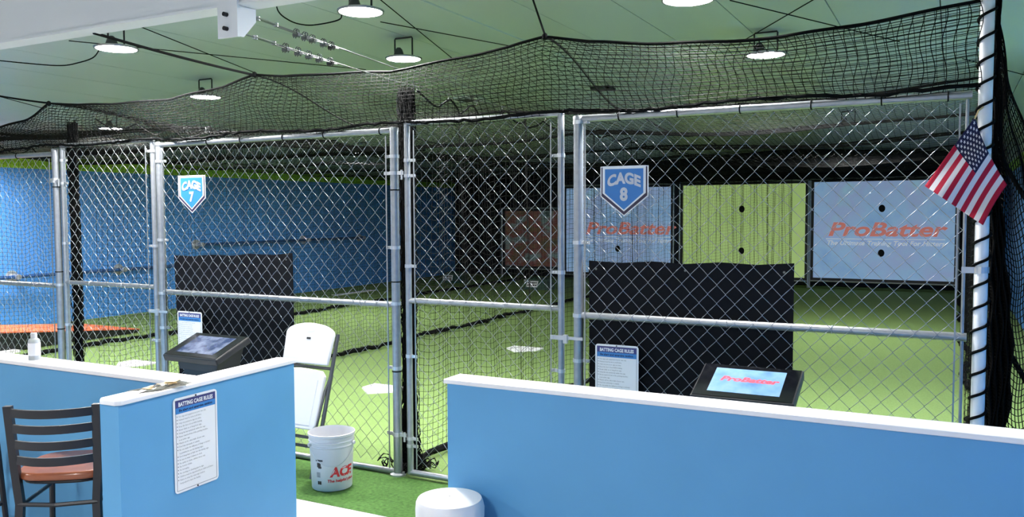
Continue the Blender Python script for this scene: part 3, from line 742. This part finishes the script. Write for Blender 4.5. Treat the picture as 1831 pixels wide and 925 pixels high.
# ------------------------------------------------------------------ mats and signs on the fence
def mat_panel(lab, x0, x1, z0, ztl, ztr, y, xoff=0.0):
    t = thing('hanging_mat', lab, 'mat', ((x0 + x1) / 2, y, z0)); n = 12; V = []; F = []
    for i in range(n + 1):
        u = i / n; zt = ztl + (ztr - ztl) * u - .012 * math.sin(u * PI * 3) ** 2
        for j in range(5):
            s = j / 4; z = zt + (z0 - zt) * s; x = x0 + (x1 - x0) * u + xoff * s; yy = y + .008 * math.sin(u * 9 + s * 2)
            V += [(x, yy, z), (x, yy + .005, z)]
    for i in range(n):
        for j in range(4):
            a = (i * 5 + j) * 2; b = a + 2; c = a + 10; d = c + 2; F += [(a, c, d, b), (a + 1, b + 1, d + 1, c + 1)]
    MB().add(V, F).build('vinyl_sheet', M['matte'], t)
    for x, z in ((x0 + .05, ztl - .05), ((x0 + x1) / 2, (ztl + ztr) / 2 - .05), (x1 - .05, ztr - .05)):
        q = MB(); q.lathe([(.003, 0), (.006, .002), (.007, .004)], (0, 0, 0), 10)
        q2 = MB(); vv = np.concatenate(q.v); q2.add(np.stack([vv[:, 0] + x, y - .006 - vv[:, 2] * .5, vv[:, 1] + z], 1), q.f); q2.build('grommet', M['hook'], t)
mat_panel('black vinyl mat hung behind the cage 7 chain-link, above folded chair', -5.575, -4.325, .42, 1.475, 1.515, 4.735, .02)
mat_panel('wide black vinyl mat hung behind the cage 8 chain-link', -1.955, -.755, .30, 1.512, 1.523, 4.735)

def shield(lab, cx, ztop, w_, num):
    y = 4.625; t = thing('cage_sign', lab, 'sign', (cx, y, ztop - .29))
    k = w_ / .295
    def home(s, dz=0.0): return [(-.1475 * k * s, 0 - (1 - s) * .11), (.1475 * k * s, 0 - (1 - s) * .11), (.1475 * k * s, -.175 * s - (1 - s) * .11), (0, -.29 * s - (1 - s) * .135), (-.1475 * k * s, -.175 * s - (1 - s) * .11)]
    lay = [('plate', M['signwhite'], 1.0, 0), ('dark_border', M['shielddark'], .955, 0), ('white_border', M['signwhite'], .90, .012), ('blue_field', M['shieldblue'], .80, .006)]
    for i, (n_, m_, s, dz) in enumerate(lay):
        q = MB(); q.prism([(a, b + dz) for a, b in home(s)], (cx, y - .0012 * i, ztop), (1, 0, 0), (0, 0, 1), (0, -1, 0), .003); q.build(n_, m_, t)
    q = MB(); G, F = text_geo('CAGE', .085, offset=.0042, res=5); w0 = G[:, 0].max() - G[:, 0].min(); sx = .205 * k / w0
    X = G[:, 0] * sx; Z = G[:, 1] * (1 - 1.1 * (np.abs(X) / .1) ** 2 * .05) - .22 * X ** 2 / .1
    q.add(np.stack([cx + X, np.full_like(X, y - .0085), ztop - .098 + Z], 1), F)
    G, F = text_geo(num, .10, offset=.0045, res=5); q.add(np.stack([cx + G[:, 0] * .9, np.full(len(G), y - .0085), ztop - .197 + G[:, 1]], 1), F)
    q.build('lettering', M['shieldgrey'], t)
shield('blue home-plate shaped CAGE 8 sign on the right fence panel', -1.689, 2.072, .293, '8')
shield('blue home-plate shaped CAGE 7 sign on the left fence panel', -5.226, 2.105, .295, '7')

RULES = ['Use cage and equipment at your own risk.', 'Helmets must be worn at all times.', 'Only one person in cage at a time.', 'Keep the door closed while batting.', 'Never climb on or hang from cage.', 'Swing the bat exclusively within the cage.', 'Never stand in front of the pitching machine', '^in an active cage.', 'Watch out for other balls of your own.', "Don't bat carelessly or outside.", 'No one under the influence of drugs or alcohol', '^is permitted to use the batting cages.', "Don't hang bats or balls into the batting cage.", 'Be sure to wear a helmet on deck.', 'No spikes or cleats, athletic shoes only.', 'No food or drinks.', 'No horseplay.', 'No smoking or chewing gum in cage.', 'Children must be supervised by an adult at all times.', 'Failure to obey the rules may result in', '^being asked to leave the facility.']
W_, H_ = .27, .45
def rules_meshes():
    z = np.zeros(3); U = (1, 0, 0); V = (0, 1, 0); out = {}
    q = MB(); q.prism(rrect(W_, H_, .018), (0, 0, 0), U, V, (0, 0, 1), .003); out['board'] = (q, M['signwhite'])
    q = MB()
    for a in ((-W_/2 + .011, W_/2 - .011, H_/2 - .0125, H_/2 - .011), (-W_/2 + .011, W_/2 - .011, -H_/2 + .011, -H_/2 + .0125), (-W_/2 + .011, -W_/2 + .0125, -H_/2 + .011, H_/2 - .011), (W_/2 - .0125, W_/2 - .011, -H_/2 + .011, H_/2 - .011)):
        q.box(a[0], a[1], a[2], a[3], .003, .0036)
    out['border_line'] = (q, M['shielddark'])
    q = MB(); q.box(-W_/2 + .012, W_/2 - .012, H_/2 - .047, H_/2 - .013, .003, .0038); out['title_band'] = (q, M['signnavy'])
    q = MB(); q.box(-W_/2 + .012, W_/2 - .012, H_/2 - .075, H_/2 - .047, .003, .0038); out['subtitle_band'] = (q, M['signblue'])
    q = MB(); add_text(q, 'BATTING CAGE RULES', .027, (0, H_/2 - .041, .0042), U, V, fit=.212, offset=.0009, res=2); out['title'] = (q, M['signwhite'])
    q = MB(); add_text(q, 'Be alert and exercise caution', .017, (0, H_/2 - .066, .0042), U, V, fit=.205, offset=.0006, res=1); out['subtitle'] = (q, M['signdark'])
    q = MB()
    for i, l in enumerate(RULES):
        yy = H_/2 - .092 - i * .0158
        if l[0] == '^': l = l[1:]
        else: q.box(-W_/2 + .018, -W_/2 + .022, yy + .0025, yy + .0065, .003, .0042)
        add_text(q, l, .0112, (-W_/2 + .028, yy, .0042), U, V, align='LEFT', res=1, sx=.88)
    out['rules_text'] = (q, M['signtext'])
    q = MB()
    for yy in (H_/2 - .006, -H_/2 + .006): q.tube([(0, yy, .003), (0, yy, .006)], .004, 8)
    out['screws'] = (q, M['steel_dark'])
    return out
RM = {k: (q.build(k, m_, thing('tmp', '', '')).data) for k, (q, m_) in rules_meshes().items()}
for o in [o for o in C.objects if o.name.startswith('tmp')]:
    for c in list(o.children): bpy.data.objects.remove(c)
    bpy.data.objects.remove(o)
def rules_sign(lab, loc, rot):
    t = thing('rules_sign', lab, 'sign', loc); t.rotation_euler = rot
    for k, me in RM.items():
        o = bpy.data.objects.new(k, me); C.objects.link(o); o.parent = t
    return t
rules_sign('white BATTING CAGE RULES sign screwed on the blue half wall end', (-3.1853, 2.807, .722), (PI/2, 0, PI/2 + .0396))
rules_sign('white BATTING CAGE RULES sign on the cage 8 fence above right half wall', (-1.738, 4.640, .797), (PI/2, 0, 0))
rules_sign('white BATTING CAGE RULES sign on cage 7 fence behind touch screen', (-5.302, 4.640, .815), (PI/2, 0, 0))

# ------------------------------------------------------------------ touch-screen kiosks
def kiosk(lab, x0, y0, z0, pic, title):
    t = thing('touch_kiosk', lab, 'kiosk', (x0 + .26, y0 + .15, 0))
    wv = np.array([.515, 0, 0]); dv = np.array([0, .307, .117]); nv = np.array([0, -.117, .307]) / np.linalg.norm([.117, .307]); o = np.array([x0, y0, z0])
    q = MB(); q.obox(o - nv * .05, wv, dv, nv * .05); h = q.build('housing', M['black'], t)
    bv = h.modifiers.new('bevel', 'BEVEL'); bv.width = .008; bv.segments = 2
    q = MB(); q.obox(o + wv * .02 + dv * .03 , wv * .96, dv * .94, nv * .003); q.build('glass', M['glass'], t)
    so = o + wv * .15 + dv * .16 + nv * .0032
    q = MB(); q.obox(so, wv * .70, dv * .70, nv * .0008); sc = q.build('display', pic, t)
    if title:
        U = wv / np.linalg.norm(wv); V = dv / np.linalg.norm(dv)
        q = MB(); add_text(q, 'ProBatter', .06, so + wv * .36 + dv * .33 + nv * .0012, U, V, fit=.30, offset=.003, shear=.25); q.build('display_lettering', M['kioskred'], sc)
    q = MB(); q.add([(x0 + .10, y0 + .06, z0 - .10), (x0 + .46, y0 + .06, z0 - .10), (x0 + .46, y0 + .26, z0 - .10), (x0 + .10, y0 + .26, z0 - .10),
                     (x0 + .09, y0 + .05, z0 - .03), (x0 + .48, y0 + .05, z0 - .03), (x0 + .48, y0 + .29, z0 + .055), (x0 + .09, y0 + .29, z0 + .055)],
                    [(0, 3, 2, 1), (4, 5, 6, 7), (0, 1, 5, 4), (1, 2, 6, 5), (2, 3, 7, 6), (3, 0, 4, 7)]); q.build('neck', M['black'], t)
    q = MB(); q.box(x0 + .12, x0 + .44, y0 + .08, y0 + .24, .03, z0 - .10); q.build('pedestal', M['black'], t)
    q = MB(); q.box(x0 + .05, x0 + .51, y0 + .02, y0 + .32, .001, .03); q.build('base_plate', M['black'], t)
    return t
kiosk('black touch-screen kiosk with dark picture beside the cage 7 rules sign', -4.853, 4.0, .83, M['pic_dark'], False)
kiosk('black touch-screen kiosk with blue display behind the right half wall', -1.175, 4.19, .868, M['pic_kiosk'], True)

# ------------------------------------------------------------------ folding chair, folded and leaning on the fence
t = thing('folding_chair', 'white plastic folding chair folded flat, leaning against the cage 7 fence', 'chair', (-4.0, 4.30, .003))
t.rotation_euler = (math.radians(-16.5), math.radians(0), math.radians(0))
def slab(name, ol, y, th, m_):
    q = MB(); q.prism(ol, (0, y, 0), (1, 0, 0), (0, 0, 1), (0, -1, 0), th); o = q.build(name, m_, t, local=True)
    bv = o.modifiers.new('bevel', 'BEVEL'); bv.width = .008; bv.segments = 3; bv.limit_method = 'ANGLE'
    o.data.polygons.foreach_set('use_smooth', [True] * len(o.data.polygons)); o.data.set_sharp_from_angle(angle=math.radians(35))
    return o
bk = [(-.205, .775), (.205, .775), (.218, .99)] + [(.218 * math.cos(a), .99 + .075 * math.sin(a)) for a in np.linspace(.25, PI - .25, 12)] + [(-.218, .99)]
o = slab('backrest', bk, -.015, .022, M['plastic'])
q = MB(); q.prism([(x * .8, z) for x, z in rrect(.09, .028, .013)], (0, -.0372, 1.015), (1, 0, 0), (0, 0, 1), (0, -1, 0), .001); q.build('hand_slot', M['plastic'], o, local=True)
q = MB(); q.prism(rrect(.036, .013, .004), (0, -.0375, .955), (1, 0, 0), (0, 0, 1), (0, -1, 0), .002); q.build('maker_badge', M['black'], o, local=True)
o2 = slab('seat', [(-.20, .36), (-.18, .33), (.18, .33), (.20, .36), (.205, .70), (.17, .735), (0, .745), (-.17, .735), (-.205, .70)], -.02, .032, M['plastic'])
q = MB(); q.prism([(-.15, .36), (.15, .36), (.16, .67), (-.16, .67)], (0, -.052, 0), (1, 0, 0), (0, 0, 1), (0, -1, 0), .002); q.build('seat_panel', M['plastic'], o2, local=True)
for s in (-1, 1):
    q = MB(); q.tube([(s * .222, .0, 1.0), (s * .222, .0, .75), (s * .222, 0, .40), (s * .215, -.012, .012)], .014, 8); q.build('leg', M['greybar'], t, local=True, smooth=True)
    q = MB(); q.tube([(s * .198, .035, .72), (s * .198, .03, .40), (s * .20, .012, .13)], .013, 8); q.build('leg', M['greybar'], t, local=True, smooth=True)
    q = MB(); q.tube([(s * .222, -.0, .72), (s * .21, -.02, .60), (s * .20, -.035, .36)], .009, 6); q.build('side_link', M['greybar'], t, local=True, smooth=True)
    q = MB(); q.tube([(s * .20, .012, .13), (s * .20, .012, .10)], .016, 8); q.build('foot', M['black'], t, local=True)
for z, yy in ((.22, .02), (.28, 0)):
    q = MB(); q.tube([(-.215, yy, z), (.215, yy, z)], .011, 8); q.build('cross_bar', M['greybar'], t, local=True)
q = MB(); q.tube([(-.215, .01, .76), (.215, .01, .76)], .012, 8); q.build('cross_bar', M['greybar'], t, local=True)

# ------------------------------------------------------------------ buckets
def wrap(mb, G, F, c, r, a0, z, taper=0.0):
    a = a0 + G[:, 0] / r; zz = z + G[:, 1]; rr = r + taper * G[:, 1]
    mb.add(np.stack([c[0] + rr * np.cos(a), c[1] + rr * np.sin(a), zz], 1), F)
bx, by = -3.60, 4.285
t = thing('bucket', 'open white plastic bucket with red print standing on the turf strip', 'bucket', (bx, by, .001))
prof = [(.004, .006), (.128, .006), (.131, .012), (.141, .25), (.143, .285), (.148, .29), (.148, .296), (.145, .30), (.146, .315), (.150, .318), (.150, .325), (.146, .328), (.148, .352), (.154, .356), (.154, .372), (.149, .374), (.146, .36), (.128, .02), (.004, .018)]
q = MB(); q.lathe([(r, z) for r, z in prof], (bx, by, 0), 48); q.build('body', M['plastic'], t, smooth=True)
adir = math.atan2(-by, -bx)   # side facing the viewer
q = MB()
for s, a in ((1, adir - 1.15), (-1, adir + 1.15)):
    q.tube([(bx + .146 * math.cos(a), by + .146 * math.sin(a), .305), (bx + .163 * math.cos(a), by + .163 * math.sin(a), .305)], .013, 8)
q.build('ear', M['plastic'], t)
pts = []
for k in range(25):
    u = k / 24; a = adir - 1.15 + 2.3 * u; dz = .135 * math.sin(PI * u) ** .8
    pts.append((bx + (.156 - .010 * math.sin(PI * u)) * math.cos(a), by + (.156 - .010 * math.sin(PI * u)) * math.sin(a), .305 - dz))
q = MB(); q.tube(pts, .0022, 6); q.build('bail_handle', M['alu'], t, smooth=True)
def rad(z): return .131 + (.141 - .131) * (z - .012) / .238 + .0012
def wrapped(body, size, acen, z, name, m_, offset, shear=0, fit=None, slope=0.0, skewz=0.0):
    G, F = text_geo(body, size, offset=offset, shear=shear, res=3)
    if fit: G[:, 0] *= fit / (G[:, 0].max() - G[:, 0].min())
    G[:, 1] += G[:, 0] * skewz
    Z = z + G[:, 1]; R_ = .131 + .042 * (Z - .012) + .0012; a = acen + G[:, 0] / .137
    q = MB(); q.add(np.stack([bx + R_ * np.cos(a), by + R_ * np.sin(a), Z], 1), F); return q.build(name, m_, t)
wrapped('ACE', .085, adir + .50, .085 + .02, 'lettering', M['red'], .004, .12, .17)
wrapped('The helpful place', .026, adir + .50, .068, 'tagline', M['red'], .0008, .15, .20)
q = MB()
for (u0, u1, v0, v1) in ((-.026, .026, .205, .216), (-.016, .012, .165, .195), (-.008, .016, .158, .172), (-.022, .006, .128, .131), (-.022, .006, .121, .124), (-.022, .006, .114, .117), (-.022, .006, .107, .110), (-.022, .006, .100, .103), (-.016, -.002, .052, .074), (.0, .012, .052, .074)):
    n = 4; V = []; F = []
    for i in range(n + 1):
        a = adir - .62 + (u0 + (u1 - u0) * i / n) / .137
        for z in (v0, v1): R_ = .131 + .042 * (z - .012) + .0012; V.append((bx + R_ * math.cos(a), by + R_ * math.sin(a), z))
        if i: F.append((2 * i - 2, 2 * i, 2 * i + 1, 2 * i - 1))
    q.add(V, F)
q.build('side_print', M['steel_dark'], t)

cx, cy = -2.03, 3.238
t = thing('lidded_bucket', 'white bucket with padded round lid before the right half wall end', 'bucket', (cx, cy, 0))
q = MB(); q.lathe([(.135, 0), (.138, .01), (.150, .30), (.153, .33), (.153, .345), (.147, .35), (.149, .41)], (cx, cy, 0), 48); q.build('body', M['plastic'], t, smooth=True)
V = []; F = []; n = 64
prof = [(.150, .375), (.157, .382), (.1585, .41), (.1575, .45), (.155, .474), (.148, .488), (.12, .494), (.06, .496), (.004, .4965)]
for k, (r, z) in enumerate(prof):
    for j in range(n):
        a = 2 * PI * j / n; wv = (.0025 * math.sin(a * 9 + k) + .002 * math.sin(a * 17)) if k < 4 else 0
        V.append((cx + (r + wv) * math.cos(a), cy + (r + wv) * math.sin(a), z + (.002 * math.sin(a * 7) if k < 5 else 0)))
    if k:
        for j in range(n): j2 = (j + 1) % n; F.append(((k - 1) * n + j, (k - 1) * n + j2, k * n + j2, k * n + j))
MB().add(V, F).build('lid', M['cap'], t, smooth=True)

# ------------------------------------------------------------------ bar stools
def make_stool(lab, loc, rz):
    t = thing('bar_stool', lab, 'stool', loc, rz)
    for s in (-1, 1):
        P = [(s * .188, -.20, .955), (s * .184, -.19, .85), (s * .178, -.172, .66), (s * .165, -.165, .50), (s * .185, -.20, .0)]
        q = MB(); q.tube([(x, y, z) for x, y, z in P], .0001, 4)
        q = MB()
        for a, b in zip(P[:-1], P[1:]):
            q.add([(a[0] - .017, a[1] - .012, a[2]), (a[0] + .017, a[1] - .012, a[2]), (a[0] + .017, a[1] + .016, a[2]), (a[0] - .017, a[1] + .016, a[2]),
                   (b[0] - .017, b[1] - .012, b[2]), (b[0] + .017, b[1] - .012, b[2]), (b[0] + .017, b[1] + .016, b[2]), (b[0] - .017, b[1] + .016, b[2])],
                  [(0, 1, 2, 3), (7, 6, 5, 4), (0, 4, 5, 1), (1, 5, 6, 2), (2, 6, 7, 3), (3, 7, 4, 0)])
        q.build('back_post', M['stool'], t, local=True)
        q = MB(); q.tube([(s * .16, .16, .60), (s * .185, .19, .0)], .014, 8); q.build('front_leg', M['stool'], t, local=True, smooth=True)
        q = MB(); q.tube([(s * .172, .175, .27), (s * .18, -.185, .27)], .009, 6); q.build('side_rung', M['stool'], t, local=True)
        q = MB(); q.tube([(s * .165, .165, .49), (s * .165, -.17, .49)], .009, 6); q.build('side_rung', M['stool'], t, local=True)
    for z in (.925, .853, .779, .706):
        V = []; F = []; w0 = .172 + .014 * (z - .70) / .25; yb = -.172 - .028 * (z - .66) / .3; n = 14
        for i in range(n + 1):
            u = -1 + 2 * i / n; x = u * w0; y = yb - .060 * (1 - u * u)
            V += [(x, y - .006, z - .019), (x, y + .006, z - .019), (x, y + .006, z + .019), (x, y - .006, z + .019)]
            if i: a = 4 * i - 4; b = 4 * i; F += [(a, a + 1, b + 1, b), (a + 1, a + 2, b + 2, b + 1), (a + 2, a + 3, b + 3, b + 2), (a + 3, a, b, b + 3)]
        F += [(0, 3, 2, 1), (4 * n, 4 * n + 1, 4 * n + 2, 4 * n + 3)]
        MB().add(V, F).build('back_rail', M['stool'], t, local=True, smooth=True)
    ol = [(.205 * (abs(math.cos(a)) ** .6) * (1 if math.cos(a) > 0 else -1), .195 * (abs(math.sin(a)) ** .6) * (1 if math.sin(a) > 0 else -1)) for a in np.linspace(0, 2 * PI, 33)[:-1]]
    q = MB(); q.prism(ol, (0, 0, .607), (1, 0, 0), (0, 1, 0), (0, 0, 1), .036); o = q.build('seat', M['wood'], t, local=True, smooth=True)
    bv = o.modifiers.new('bevel', 'BEVEL'); bv.width = .012; bv.segments = 3; bv.limit_method = 'ANGLE'
    q = MB(); q.tube([(x * .86, y * .86, .598) for x, y in ol], .010, 6, closed=True); q.build('seat_frame', M['stool'], t, local=True)
    for yy, z in ((-.17, .50), (.175, .27)):
        q = MB(); q.tube([(-.17, yy, z), (0, yy + (-.03 if yy < 0 else 0), z), (.17, yy, z)], .010, 6); q.build('cross_rung', M['stool'], t, local=True)
    return t
rz = math.radians(34)
s0 = make_stool('black metal bar stool with wooden seat beside the rules sign wall', (-3.654, 2.491, 0), rz)
dup(s0, (-4.60, 2.44, 0), math.radians(4), 'second bar stool mostly cut off at the left edge')

# ------------------------------------------------------------------ small things on the half walls
x, y = -4.505, 2.865
t = thing('sanitizer_bottle', 'small clear white-capped bottle standing on the left half wall', 'bottle', (x, y, 1.0))
q = MB(); q.lathe([(.028, .0), (.031, .004), (.031, .10), (.029, .112), (.016, .122), (.015, .126)], (x, y, 1.0), 24); q.build('bottle_body', M['bottle'], t, smooth=True)
q = MB(); q.lathe([(.0165, .122), (.0165, .148), (.015, .150)], (x, y, 1.0), 20); q.build('cap', M['plastic'], t, smooth=True)
q = MB(); q.lathe([(.0314, .025), (.0314, .095)], (x, y, 1.0), 24, False, False); q.build('label', M['signwhite'], t, smooth=True)
t = thing('plastic_bag', 'crumpled clear bag with tan cards lying on the sign wall cap', 'bag', (-3.25, 2.67, 1.0))
q = MB(); g = np.random.default_rng(2); n = 9; V = []; F = []
for i in range(n):
    for j in range(n):
        u, v = i / (n - 1) - .5, j / (n - 1) - .5
        z = 1.002 + max(0, .5 - max(abs(u), abs(v))) * .04 * g.uniform(.4, 1)
        V.append((-3.245 + .12 * u + .012 * g.normal(), 2.67 + .26 * v + .012 * g.normal(), z))
for i in range(n - 1):
    for j in range(n - 1): F.append((i * n + j, (i + 1) * n + j, (i + 1) * n + j + 1, i * n + j + 1))
V2 = [(a, b, 1.0005) for a, b, c in V]; k = len(V)
F += [tuple(q_ + k for q_ in reversed(f)) for f in F]
MB().add(V + V2, F).build('bag_film', M['bag'], t)
for i, (dx, dy, a) in enumerate(((-.01, -.05, .3), (.01, .02, -.2), (0, .06, .5))):
    q = MB(); c, s = math.cos(a), math.sin(a); q.prism(rrect(.05, .08, .008), (-3.245 + dx, 2.67 + dy, 1.006 + .006 * i), (c, s, 0), (-s, c, 0), (0, 0, 1), .002); q.build('card', M['tan'], t)

# ------------------------------------------------------------------ flag
t = thing('flag', 'small American flag hung by one corner on the white pole', 'flag', (.09, 4.59, 2.24))
A = np.array([.085, 4.59, 2.25]); B = np.array([-.122, 4.55, 1.925]); Cc = np.array([.129, 4.545, 1.735]); D = np.array([.226, 4.60, 1.925])
def FP(u, v):   # u along the fly, v down the hoist
    P = A * (1 - u) * (1 - v) + B * u * (1 - v) + Cc * u * v + D * (1 - u) * v
    P = P + np.array([-.014 * math.sin(PI * v) * (1 - u), .030 * math.sin(v * 9 + u * 2.0) * (.4 + .6 * u) , .012 * math.sin(PI * u) * v])
    return P
q = MB(); nu = 40; V = []
for j in range(27):
    for i in range(nu + 1): V.append(FP(i / nu, j / 26))
fr = []; mi = []
for j in range(26):
    st = j // 2
    for i in range(nu):
        fr.append((j * (nu + 1) + i, j * (nu + 1) + i + 1, (j + 1) * (nu + 1) + i + 1, (j + 1) * (nu + 1) + i))
        mi.append(2 if (st < 7 and i < 16) else (0 if st % 2 == 0 else 1))
q.add(V, fr); q.mi = mi
fl = q.build('flag_cloth', [M['flagred'], M['flagwhite'], M['flagblue']], t, smooth=True)
so = fl.modifiers.new('solid', 'SOLIDIFY'); so.thickness = .0015
q = MB()
for r_ in range(9):
    for c_ in range(6 if r_ % 2 == 0 else 5):
        u = .4 * ((c_ * 2 + 1 + (r_ % 2)) / 12); v = (7 / 13) * ((r_ + 1) / 10); V = []
        for k in range(10):
            a = -PI / 2 + k * PI / 5; R_ = .0105 if k % 2 == 0 else .0042
            p = FP(u + R_ * .95 * math.cos(a) / .42, v + R_ * math.sin(a) / .36); V.append(p + np.array([.0, -.0035, 0]))
        V.append(FP(u, v) + np.array([0, -.0035, 0]))
        q.add(V, [(k, (k + 1) % 10, 10) for k in range(10)])
q.build('stars', M['flagwhite'], t)
q = MB(); q.tube([tuple(A + np.array([0, 0, -.01])), (.10, 4.60, 2.28), (.12, 4.635, 2.30)], .004, 6); q.build('tie_cord', M['tan'], t)

GROUPS = {'guide_wire': 'thin wires on the ceiling', 'hanging_rope': 'ropes holding up the net edge', 'half_wall': 'blue half walls', 'roof_net': 'net roofs of the cages', 'divider_net': 'nets between the cages',
          'rules_sign': 'batting cage rules signs', 'cage_sign': 'cage number signs', 'touch_kiosk': 'touch-screen kiosks', 'home_plate': 'home plates on the turf', 'chain_link_fence': 'chain-link fence panels', 'fence_gate': 'chain-link gates',
          'projection_screen': 'screens at the far end', 'bar_stool': 'bar stools', 'steel_cable': 'steel cables from the bracket', 'baseball': 'baseballs on the turf', 'machine_box': 'machine boxes on the turf', 'net_bundle': 'gathered net bundles',
          'hanging_mat': 'black mats behind the chain-link', 'power_cord': 'lamp cords', 'wall_rail': 'pipe rails on the blue wall', 'ceiling_vent': 'ceiling vents'}
for o in C.objects:
    if o.parent is None and 'label' in o and 'group' not in o:
        g = GROUPS.get(o.name.split('.')[0])
        if g: o['group'] = g
bpy.context.view_layer.update()
